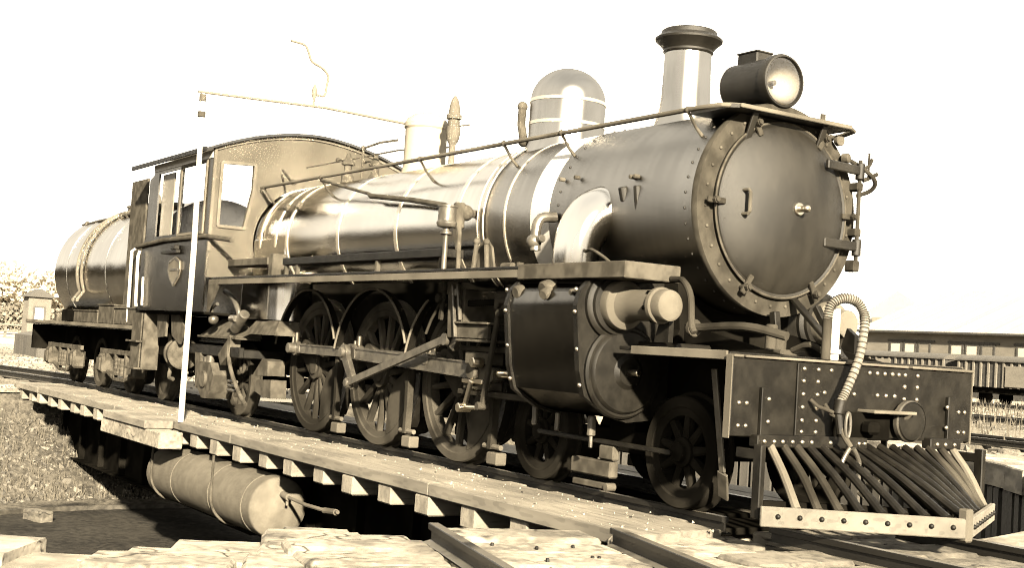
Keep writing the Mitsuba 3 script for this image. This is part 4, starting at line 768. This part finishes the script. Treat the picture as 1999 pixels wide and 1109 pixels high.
# --- cylinders
CYX0, CYX1 = 3.2, 4.10
sec = unary_union([Polygon([(-.45, .66), (-.45, 1.50), (-1.06, 1.50), (-1.16, 1.475), (-1.225, 1.41), (-1.25, 1.31), (-1.20, .88), (-1.15, .72), (-.95, .60), (-.8, .56), (-.6, .58)])])
cover = sec.buffer(.022)
for s in (-1, 1):
    f_ = (lambda q: q) if s < 0 else mir
    cy = obj('cylinder', f_(prism(sec, 'x', CYX0, CYX1-.05)), 'casing_iron', L)
    obj('end_flange', f_(cat(prism(cover, 'x', CYX1-.05, CYX1), prism(cover, 'x', CYX0-.03, CYX0+.02))), 'frame_black', cy)
    Y = -.87; VZ, VY = 1.335, -.975
    obj('cover', f_(lathe([(.315, 0), (.32, .03), (.305, .045), (.29, .045), (.283, .06), (.27, .072), (.12, .08), (.09, .105), (0, .107)], (CYX1, Y, .885), (1, 0, 0), 64)), 'frame_black', cy)
    obj('tail_rod', f_(cyl((CYX1+.1, Y, .885), (CYX1+.2, Y, .885), .024, 14, .006)), 'bright_steel', cy)
    vc = obj('valve_chest', f_(lathe([(.23, -.9), (.235, .0), (.235, .03), (.22, .045), (.205, .05), (.2, .075), (.165, .08)], (CYX1, VY, VZ), (1, 0, 0), 56)), 'frame_black', cy)
    obj('valve_cover', f_(cat(lathe([(.165, .06), (.17, .12), (.165, .15), (.155, .16), (.125, .18), (.108, .23), (.104, .29), (.104, .49 if s < 0 else .3), (.0, .49 if s < 0 else .3)], (CYX1, VY, VZ), (1, 0, 0), 48))), 'tank_grey', cy)
    if s < 0: obj('tail_flange', f_(cat(lathe([(0, .50), (.114, .50), (.12, .505), (.12, .535), (.114, .54), (.106, .545), (.106, .60), (.10, .622), (.08, .636), (.04, .643), (.0, .645)], (CYX1, VY, VZ), (1, 0, 0), 40))), 'tank_grey', cy)
    if s < 0: obj('bolt', f_(cat(*[cyl((CYX1+.47, VY+.105*math.cos(a), VZ+.105*math.sin(a)), (CYX1+.51, VY+.105*math.cos(a), VZ+.105*math.sin(a)), .016, 6) for a in np.arange(6)*math.pi/3+.2])), 'under_black', cy)
    obj('lower_step', f_(cat(bx(CYX1-.02, CYX1+.5, -.80, -.5, 1.04, 1.10, .02), prism(Polygon([(4.45, 1.1), (4.6, 1.1), (4.6, 1.25), (4.52, 1.3)]), 'y', -.88, -.84))), 'frame_black', cy)
    obj('lagging_bolt', f_(cat(*[ball((x, -1.15-.12*min(1, (z-.5)/.75), z), .017, 1) for x in (CYX0, CYX1-.02) for z in (.78, 1.02, 1.27, 1.42)])), 'bright_steel', cy)
    obj('relief_valve', f_(cat(cyl((3.62, -1.13, 1.46), (3.62, -1.24, 1.42), .06, 16, .01), cyl((3.66, -1.2, 1.42), (3.68, -1.275, 1.38), .04, 12, .008), cyl((3.99, -1.19, 1.42), (3.99, -1.26, 1.40), .022, 10, .005), cyl((3.28, -1.18, 1.42), (3.28, -1.25, 1.40), .05, 14, .01))), 'grey_part', cy)
    if s < 0: obj('snifting_pipe', f_(tube([(4.05, -.80, 1.53), (4.55, -.82, 1.52), (4.68, -.84, 1.5), (4.78, -.86, 1.40), (4.83, -.88, 1.22), (4.86, -.88, 1.17)], .022, 10, 4)), 'wheel_paint', L)
    if s < 0: obj('blast_pipe', f_(cat(tube([(4.55, -.62, 1.21), (5.0, -.58, 1.23), (5.3, -.5, 1.18)], .03, 10, 4), cyl((4.52, -.62, 1.21), (4.56, -.62, 1.21), .06, 14, .006))), 'wheel_paint', L)
# --- buffer beam
HX = 5.458
hb = obj('buffer_beam', cat(bx(HX-.05, HX, -1.073, 1.073, .562, 1.03, .006)), 'frame_black', L)
obj('centre_plate', cat(bx(HX+.001, HX+.018, -.56, .56, .575, 1.02, .004)), 'frame_black', hb)
obj('edge_angle', cat(bx(HX-.055, HX+.012, -1.075, -1.0, 1.031, 1.047, .003), bx(HX-.055, HX+.022, -.99, .42, 1.031, 1.046, .003), bx(HX-.055, HX+.022, .46, 1.07, 1.031, 1.048, .003)), 'tank_grey', hb)
obj('end_strip', cat(bx(HX-.052, HX+.004, -1.083, -1.075, .55, 1.04, .002), bx(HX-.052, HX+.004, 1.075, 1.083, .55, 1.04, .002)), 'tank_grey', hb)
rv = []
rowtop, rowmid = .985, .83
for y in (-.51, -.39, .39, .51):
    for z in (.985, .91, .83, .75, .67, .60): rv.append((HX+.019, y, z))
for y in (-.28, .06, .13, .20, .27, .33): rv.append((HX+.019, y, .985))
for y in (-.33, -.07, .14, .22, .3): rv.append((HX+.019, y, .845))
for s in (-1, 1):
    for y in (.95, 1.01): rv += [(HX+.001, s*y, .76), (HX+.001, s*y, .625)]
    rv += [(HX+.03, s*.80, .79), (HX+.03, s*.80, .655)]
tag(obj('rivets', rivet_mesh(rv, .015, 0, 2), 'bright_steel', hb), kind='stuff')
obj('angle_post', cat(*[bx(HX+.001, HX+.03, s*.835-.02 if s > 0 else s*.835-.02, s*.835+.05, .5, .86, .004) for s in (-1, 1)]), 'frame_black', hb)
for s in (-1, 1): obj('guard_iron', cat(bar((4.98, s*.8, .95), (5.02, s*.72, .3), .02, .05, (1, 0, 0)), bar((5.02, s*.72, .3), (4.93, s*.62, .13), .02, .08, (1, 0, 0))), 'motion_steel', L)
obj('step_bracket', cat(bx(HX-.0, HX+.16, -.03, .36, .735, .755, .004), prism(Polygon([(HX, .735), (HX+.15, .735), (HX, .62)]), 'y', .30, .33)), 'tank_grey', hb)
cp = obj('coupler_pocket', cat(bx(HX+.019, HX+.05, -.25, .24, .56, .735, .01), bx(HX+.05, HX+.14, -.04, .06, .60, .68, .02)), 'under_black', hb)
obj('buffer_disc', lathe([(0, -.02), (.11, -.02), (.125, .0), (.128, .03), (.118, .045), (.06, .05), (0, .05)], (HX+.06, .385, .69), (1, .0, 0), 40), 'frame_black', hb)
obj('disc_rim', lathe([(.128, -.01), (.135, .0), (.135, .03), (.128, .04)], (HX+.06, .385, .69), (1, 0, 0), 40), 'motion_steel', hb)
# vacuum hose and standpipe
HP = [(5.47, -.33, 1.30), (5.48, -.315, 1.39), (5.51, -.25, 1.437), (5.545, -.165, 1.425), (5.575, -.125, 1.355), (5.60, -.14, 1.26), (5.61, -.185, 1.07), (5.61, -.27, .89), (5.61, -.325, .80)]
hs_ = obj('vacuum_hose', tube(HP, .027, 12, 6), 'rope', L)
hp = smoothpts(HP, 6)
dd = np.gradient(hp, axis=0); rgs = []
for i in range(0, len(hp)-1):
    d = dd[i]/np.linalg.norm(dd[i]); rgs.append(lathe([(.025, -.006), (.033, 0), (.025, .006)], hp[i], d, 12))
tag(obj('hose_ring', cat(*rgs), 'grey_part', hs_), kind='stuff')
obj('standpipe', cat(cyl((5.40, -.19, 1.05), (5.40, -.19, 1.38), .032, 14, .004), cyl((5.40, -.19, 1.09), (5.40, -.19, 1.12), .045, 14, .005)), 'pale_paint', hs_)
obj('standpipe', cat(cyl((5.47, -.33, 1.05), (5.47, -.33, 1.31), .03, 14, .004)), 'wheel_paint', hs_)
obj('hose_end', cat(cyl((5.61, -.325, .81), (5.61, -.34, .72), .036, 14, .006), cyl((5.61, -.34, .73), (5.62, -.32, .60), .028, 12, .006)), 'frame_black', hs_)
cpl = obj('coupling_hook', cat(tube([(5.60, -.34, .80), (5.62, -.33, .66), (5.65, -.31, .58), (5.68, -.29, .53)], [.022, .02, .018, .016], 9, 4)), 'grey_part', L)
a = np.linspace(-math.pi*.5-2.7, -math.pi*.5+2.7, 22); pear = [(5.68, -.285+.075*math.cos(t)*(1 if math.sin(t) < 0 else 1-.55*math.sin(t)), .435+(.065 if math.sin(t) < 0 else .095)*math.sin(t)) for t in a]
obj('ring', tube(pear, .014, 9), 'motion_steel', cpl)
obj('link', tube([(5.66, -.305+.02*math.cos(t), .66+.075*math.sin(t)) for t in np.linspace(0, 2*math.pi, 17)], .011, 8), 'motion_steel', cpl)
obj('shackle', cat(tube([(5.55, -.40, .78), (5.58, -.37, .72), (5.62, -.34, .70)], .013, 8), tube([(5.5, -.47, .80), (5.54, -.44, .76), (5.58, -.40, .745), (5.6, -.37, .73)], .012, 8), ball((5.62, -.16, .40), .03, 1), ball((5.6, -.1, .3), .025, 1)), 'wheel_paint', cpl)
# front brackets on the deck
obj('valve_stand', cat(cyl((5.0, -.35, 1.06), (5.0, -.35, 1.26), .04, 14, .008), cyl((5.02, -.3, 1.06), (5.02, -.3, 1.2), .05, 12, .01), bx(4.9, 5.15, -.4, -.18, 1.06, 1.1, .01), tube([(5.15, -.3, 1.1), (5.3, -.3, 1.14), (5.36, -.2, 1.08)], .02, 8, 3)), 'wheel_paint', L)
obj('stay', cat(bar((5.2, .12, 1.06), (4.66, .16, 1.46), .03, .06, (0, 1, 0)), bar((4.75, -.05, 1.06), (4.7, -.05, 1.36), .06, .05, (0, 1, 0)), bar((4.95, .36, 1.06), (4.7, .34, 1.42), .05, .05, (0, 1, 0))), 'frame_black', L)
# --- cowcatcher
CC, CAx, CZ0, CZ1 = (5.72, 1.0), 6.33, .07, .185
cw_ = obj('cowcatcher', cat(bx(HX-.02, HX+.06, -.90, .03, .505, .578, .006), bx(HX-.02, HX+.06, .62, .92, .515, .585, .006)), 'frame_black', L)
tag(obj('rivets', rivet_mesh([(HX+.062, y, .54) for y in (-.85, -.77, -.70, -.62, -.54, -.46, -.3, -.05, .0)]+[(HX+.062, y, .545) for y in (.68, .76, .85)], .015, 0, 2), 'bright_steel', cw_), kind='stuff')
for s in (-1, 1):
    p0, p1 = np.array([CC[0], s*CC[1], (CZ0+CZ1)/2]), np.array([CAx, s*.012, (CZ0+CZ1)/2])
    d = (p1-p0)/np.linalg.norm(p1-p0)
    bb = obj('bottom_bar', bar(p0-d*.03, p1, .035, CZ1-CZ0, (0, 0, 1), .006), 'beam_wood', cw_, smooth=False)
    nrm = np.array([d[1], -d[0], 0])*(1 if s < 0 else -1)
    tag(obj('rivets', cat(*[ball(p0+(p1-p0)*t+nrm*.019+[0, 0, .005], .016, 1) for t in np.linspace(.06, .93, 9)]), 'frame_black', bb), kind='stuff')
    obj('side_post', cat(bx(CC[0]-.13, CC[0]-.06, *sorted((s*1.0, s*.96)), .10, .53, .006), bx(HX-.02, CC[0]-.06, *sorted((s*1.0, s*.96)), .44, .50, .006)), 'frame_black', cw_)
    obj('base_board', bar(p0+[-.10, -s*.06, .045], p1+[-.22, 0, .045], .05, .07, (0, 0, 1), .006), 'under_black', cw_)
    for k in range(8):
        t = .16+k*.108; yt = s*(.775-k*.105) if s < 0 else s*(.86-k*.115)
        top = np.array([HX+.03, yt, .52]); bot = p0+(p1-p0)*t-nrm*.03+[0, 0, .045]
        mid = (top+bot)/2+np.array([.012+RNG.uniform(-.006, .006), RNG.uniform(-.008, .008), .012])
        obj('bar', tube([top, mid, bot-(bot-mid)*.12, bot], [.025, .026, .027, .03], 9, 3), 'tank_grey' if k == 0 else 'wheel_paint' if k < 3 else 'frame_black', cw_)
obj('nose_plate', cat(bx(CAx-.05, CAx+.02, -.03, .03, .05, .24, .01)), 'tank_grey', cw_)
obj('centre_stay', cat(bar((HX, 0, .5), (CAx-.1, 0, .12), .03, .05), bar((HX, .3, .5), (6.0, .45, .12), .02, .03), cyl((5.8, -.3, .10), (5.8, .3, .10), .02, 8)), 'under_black', cw_)
# --- cab
CABX0, CABX1, CW = -5.95, -3.43, 1.25
def roof_z(y): return 3.415-.32*(abs(y)/1.33)**1.85
ys = np.linspace(-CW, CW, 25)
front = Polygon([(-CW, 1.60), (-CW, roof_z(CW)-.03)]+[(y, roof_z(y)-.03) for y in ys]+[(CW, 1.60)])
holes = []
for s in (-1, 1):
    holes.append(Polygon([(s*1.13, 2.22), (s*1.13, 2.93), (s*.76, 2.95), (s*.76, 2.66), (s*.80, 2.45), (s*.84, 2.22)]).buffer(0))
holes.append(Point(0, AZL).buffer(.70, 48))
fp_ = front
for h in holes: fp_ = fp_.difference(h)
cb = obj('cab', cat(prism(fp_, 'x', CABX1-.03, CABX1)), 'cab_front_paint', L)
fr_ = unary_union([front.difference(front.buffer(-.035)).intersection(sbox(-2, 1.9, 2, 4))])
obj('front_beading', prism(fr_, 'x', CABX1+.001, CABX1+.02), 'tank_grey', cb)
for h in holes[:2]: obj('window_frame', prism(h.buffer(.035).difference(h), 'x', CABX1+.001, CABX1+.022), 'tank_grey', cb)
rx0, rx1 = -6.25, -3.36; rys = np.linspace(-1.36, 1.36, 33)
rp_ = Polygon([(y, roof_z(y)) for y in rys]+[(y, roof_z(y)-.028) for y in rys[::-1]])
rf = obj('roof', prism(rp_, 'x', rx0, rx1), 'cab_paint', cb)
obj('gutter', cat(bx(rx0, rx1, -1.385, -1.36, roof_z(1.36)-.04, roof_z(1.36)+.012, .004), bx(rx0, rx1, 1.36, 1.385, roof_z(1.36)-.04, roof_z(1.36)+.012, .004)), 'frame_black', rf)
obj('roof_vent', cat(bx(-5.2, -4.4, -.4, .4, roof_z(0)-.01, roof_z(0)+.05, .02)), 'cab_paint', rf)
for s in (-1, 1):
    side = Polygon([(CABX0, 1.20), (CABX1, 1.20), (CABX1, 3.08), (CABX0+.3, 3.08), (CABX0+.3, 2.95), (CABX0+.12, 2.9), (CABX0+.12, 2.12), (CABX0, 2.05)])
    side = side.difference(sbox(-5.45, 2.14, -4.62, 2.95)).difference(sbox(-4.5, 2.14, -3.62, 2.95))
    cs = obj('side_sheet', prism(side, 'y', *sorted((s*CW, s*(CW-.02)))), 'cab_paint', cb)
    obj('window_frame', prism(sbox(-4.53, 2.11, -3.59, 2.98).difference(sbox(-4.5, 2.14, -3.62, 2.95)), 'y', *sorted((s*(CW+.001), s*(CW+.02)))), 'tank_grey', cs)
    obj('sliding_pane', bx(-5.42, -4.95, *sorted((s*(CW-.06), s*(CW-.045))), 2.15, 2.94, .003), 'cab_inside', cs)
    obj('arm_rest', tube([(-6.12, s*(CW+.02), 2.03), (-5.0, s*(CW+.03), 2.075), (-3.45, s*(CW+.02), 2.07), (-2.9, s*(CW-.1), 2.02)], .03, 10), 'grey_part', cs)
    obj('upper_panel', bx(CABX0+.31, CABX1-.01, *sorted((s*(CW+.001), s*(CW+.012))), 2.985, 3.075, .003), 'pale_paint', cs)
    obj('handrail', cat(tube([(-5.83, s*(CW+.05), 1.24), (-5.84, s*(CW+.06), 1.3), (-5.9, s*(CW+.06), 1.9), (-5.9, s*(CW+.04), 1.97)], .02, 9), tube([(-5.66, s*(CW+.03), 1.26), (-5.7, s*(CW+.03), 1.62)], .016, 8)), 'pale_paint', cs)
    badge = Polygon([(-4.72, 1.80), (-4.50, 1.86), (-4.30, 1.80), (-4.28, 1.70), (-4.34, 1.6), (-4.5, 1.5), (-4.66, 1.6), (-4.74, 1.70)])
    np_ = obj('number_plate', prism(badge, 'y', *sorted((s*(CW+.001), s*(CW+.018)))), 'tank_grey', cs)
    obj('plate_rim', prism(badge.difference(badge.buffer(-.025)).union(sbox(-4.66, 1.69, -4.36, 1.715)), 'y', *sorted((s*(CW+.0181), s*(CW+.026)))), 'motion_steel', np_)
    obj('tool_bracket', cat(bx(-4.95, -4.35, *sorted((s*(CW+.002), s*(CW+.06))), 1.90, 1.945, .008), bx(-4.55, -4.4, *sorted((s*(CW+.002), s*(CW+.07))), 1.945, 2.0, .008)), 'frame_black', cs)
obj('floor', bx(CABX0, CABX1, -CW+.03, CW-.03, 1.17, 1.20, .004), 'under_black', cb)
obj('backhead', cat(bx(CABX1-.35, CABX1-.05, -.62, .62, 1.2, 2.6, .08)), 'under_black', cb)
both('corner_bracket', prism(Polygon([(-3.42, 1.57), (-3.05, 1.57), (-3.42, 1.2)]), 'y', -1.2, -1.17), 'grey_part', L)
obj('lifting_gear', cat(tube([(-3.3, -.45, 2.93), (-2.9, -.5, 2.76), (-2.75, -.52, 2.74)], .014, 7), tube([(-2.95, -.3, 2.95), (-1.6, .2, 3.10), (-.6, .3, 3.05)], .009, 6), ball((-2.78, -.52, 2.74), .035, 1)), 'grey_part', L)
for x in (-2.7, -2.35):
    obj('washout_door', cyl((x, -.58, 2.42), (x, -.64, 2.46), .045, 14, .008), 'grey_part', L)
# cab steps, brake cylinder
for s in (-1, 1):
    f_ = (lambda q: q) if s < 0 else mir
    st = obj('cab_step', f_(cat(bx(-6.15, -5.75, -1.24, -1.22, .42, 1.16, .006), bx(-6.2, -5.72, -1.30, -1.0, .78, .805, .004), bx(-6.2, -5.72, -1.30, -1.0, .43, .455, .004), bx(-5.74, -5.70, -1.22, -1.0, .43, 1.16, .006))), 'grey_part', L)
    obj('drag_bracket', f_(cat(prism(Polygon([(-5.5, 1.16), (-5.1, 1.16), (-5.12, .88), (-5.42, .86)]), 'y', -1.12, -1.09), prism(Polygon([(-4.95, 1.16), (-4.6, 1.16), (-4.35, .98), (-4.55, .80), (-4.85, .90)]), 'y', -1.12, -1.09))), 'grey_part', L)
    obj('brake_cylinder', f_(cat(lathe([(0, -.02), (.17, -.02), (.19, .0), (.19, .06), (.17, .08), (.17, .3), (.195, .32), (.195, .36), (.17, .38), (.08, .40), (0, .40)], (-5.05, -.95, .68), (1, -.15, 0), 32), ball((-4.86, -1.0, .98), .075, 2, (1, 1, 1.3)), tube([(-5.0, -1.05, .5), (-4.95, -1.08, .38), (-4.85, -1.06, .36)], .025, 9, 3))), 'grey_part', L)
obj('drag_beam', bx(-5.9, -5.4, -1.0, 1.0, .62, 1.16, .02), 'under_black', L)

# ------------------------------------------------------------------ the tender
TN = thing('tender', 'dark cylindrical tank tender with toolboxes on its deck coupled behind the cab', 'tender')
TZ, TRR, T0, T1 = 1.83, 1.0, -11.7, -6.55
tk = obj('tank', lathe([(0, T0-.05), (.5, T0-.045), (.9, T0-.02), (TRR-.02, T0), (TRR, T0+.03), (TRR, T1), (0, T1)], (0, 0, TZ), (1, 0, 0), 96), 'tank_cladding', TN)
for x in (-10.9, -8.6, -7.4): obj('seam', lathe([(TRR-.002, x-.03), (TRR+.006, x-.028), (TRR+.006, x+.028), (TRR-.002, x+.03)], (0, 0, TZ), (1, 0, 0), 96), 'tank_cladding', tk)
for dx in (-.13, .13):
    a = np.linspace(math.radians(80), math.radians(200), 26)
    pts = [(-9.95+dx, (TRR+.03)*math.cos(t), TZ+(TRR+.03)*math.sin(t)) for t in a]
    pts += [(-9.9+dx, -TRR-.08, TZ-.5), (-9.7+dx, -TRR-.12, TZ-.5)]
    obj('ladder_rail', tube(pts, .024, 8), 'tank_grey', TN)
obj('ladder_hook', tube([(-9.9, .0, TZ+TRR+.03), (-9.6, .0, TZ+TRR+.2), (-9.35, -.05, TZ+TRR+.22), (-9.28, -.05, TZ+TRR+.1)], .03, 8, 4), 'tank_grey', TN)
obj('top_pipe', cat(tube([(-6.6, -.55, 2.70), (-9.5, -.55, 2.70)], .028, 9), tube([(-9.9, -.55, 2.69), (-11.9, -.55, 2.66)], .02, 8), *[cyl((x, -.55, 2.6), (x, -.55, 2.75), .03, 8) for x in (-6.9, -9.2)], ball((-9.5, -.55, 2.70), .06, 1), ball((-11.6, -.55, 2.66), .05, 1)), 'grey_part', TN)
obj('filler_hatch', cat(lathe([(.26, 0), (.26, .12), (.28, .125), (.28, .15), (.1, .19), (0, .19)], (-10.6, .1, TZ+TRR-.02), (0, 0, 1), 32)), 'grey_part', TN)
bkk = obj('coal_bunker', cat(bx(-7.45, -6.72, -1.02, -.99, 1.0, 3.02, .006), bx(-7.45, -6.72, .99, 1.02, 1.0, 3.02, .006), bx(-7.48, -7.45, -1.0, 1.0, 2.0, 2.75, .006)), 'grey_part', TN)
obj('front_plate', bx(-6.70, -6.66, -1.0, 1.0, 1.0, 2.1, .01), 'under_black', bkk)
obj('corner_handrail', tube([(-6.62, -1.14, 1.0), (-6.66, -1.16, 1.06), (-6.72, -1.16, 2.0), (-6.74, -1.06, 2.08)], .022, 8), 'pale_paint', TN)
dk = obj('deck', bx(-12.55, -5.98, -1.2, 1.2, .925, .985, .006), 'frame_black', TN)
obj('deck_edge', cat(bx(-12.55, -5.98, -1.212, -1.2, .94, .992, .003), bx(-12.55, -5.98, 1.2, 1.212, .94, .992, .003)), 'tank_grey', dk)
obj('cradle', cat(bx(T0+.1, T1, -.85, .85, .985, 1.2, .02)), 'under_black', TN)
for s in (-1, 1): obj('side_sill', bx(-12.2, -6.0, *sorted((s*.62, s*.56)), .5, .92, .01), 'under_black', TN)
obj('rear_beam', bx(-12.5, -12.4, -1.1, 1.1, .5, .92, .01), 'under_black', TN)
for xa, xb, h, lab in ((-9.5, -8.15, .17, None), (-8.12, -7.3, .26, None), (-7.28, -6.05, .22, None)):
    b = obj('toolbox', bx(xa, xb, -1.17, -.86, .99, .99+h, .012), 'grey_part', TN, smooth=False)
    obj('lid', bx(xa-.012, xb+.012, -1.185, -.85, .99+h+.001, .99+h+.022, .004), 'grey_part', b, smooth=False)
    obj('toolbox', bx(xa, xb, .86, 1.17, .99, .99+h, .012), 'grey_part', TN, smooth=False)
obj('rear_stand', cat(prism(Polygon([(-11.9, .99), (-11.45, .99), (-11.5, 1.12), (-11.75, 1.38), (-11.85, 1.38)]), 'y', -.7, -.66), bx(-12.1, -11.9, -.85, -.6, .99, 1.1, .01)), 'grey_part', TN)
for bx_ in (-10.55, -7.35):
    for s in (-1, 1):
        f_ = (lambda q: q) if s < 0 else mir; y0 = -1.0
        sf = obj('bogie_frame', f_(cat(bar((bx_-1.05, y0, .60), (bx_+1.05, y0, .60), .05, .07), bar((bx_-.78, y0, .34), (bx_-.25, y0, .22), .05, .05), bar((bx_-.25, y0, .22), (bx_+.25, y0, .22), .05, .05), bar((bx_+.25, y0, .22), (bx_+.78, y0, .34), .05, .05), bx(bx_-.3, bx_-.22, y0-.03, y0+.03, .22, .6, .01), bx(bx_+.22, bx_+.3, y0-.03, y0+.03, .22, .6, .01))), 'grey_part', TN)
        for k in range(3): obj('spring', f_(lathe([(.05, 0), (.06, .03), (.05, .06), (.06, .09), (.05, .12), (.06, .15), (.05, .18), (.06, .21), (.05, .24)], (bx_-.13+.13*k, y0, .28), (0, 0, 1), 14)), 'grey_part', sf)
        for dx in (-.78, .78):
            obj('axlebox', f_(cat(bx(bx_+dx-.13, bx_+dx+.13, y0-.09, y0+.1, .28, .56, .03), bx(bx_+dx-.09, bx_+dx+.09, y0-.12, y0-.092, .32, .50, .02), prism(Polygon([(bx_+dx-.2, .57), (bx_+dx+.2, .57), (bx_+dx+.13, .46), (bx_+dx-.13, .46)]), 'y', y0-.05, y0+.05))), 'grey_part', sf)
            obj('wheel', f_(lathe([(0, .01), (.09, .0), (.1, .03), (.30, .04), (.31, .0), (.38, .0), (.384, .1), (.41, .11), (.41, .13), (.3, .13), (.28, .09), (0, .1)], (bx_+dx, -.64, .385), (0, 1, 0), 40)), 'wheel_paint', sf)
    obj('bolster', bx(bx_-.2, bx_+.2, -.95, .95, .40, .58, .02), 'under_black', TN)
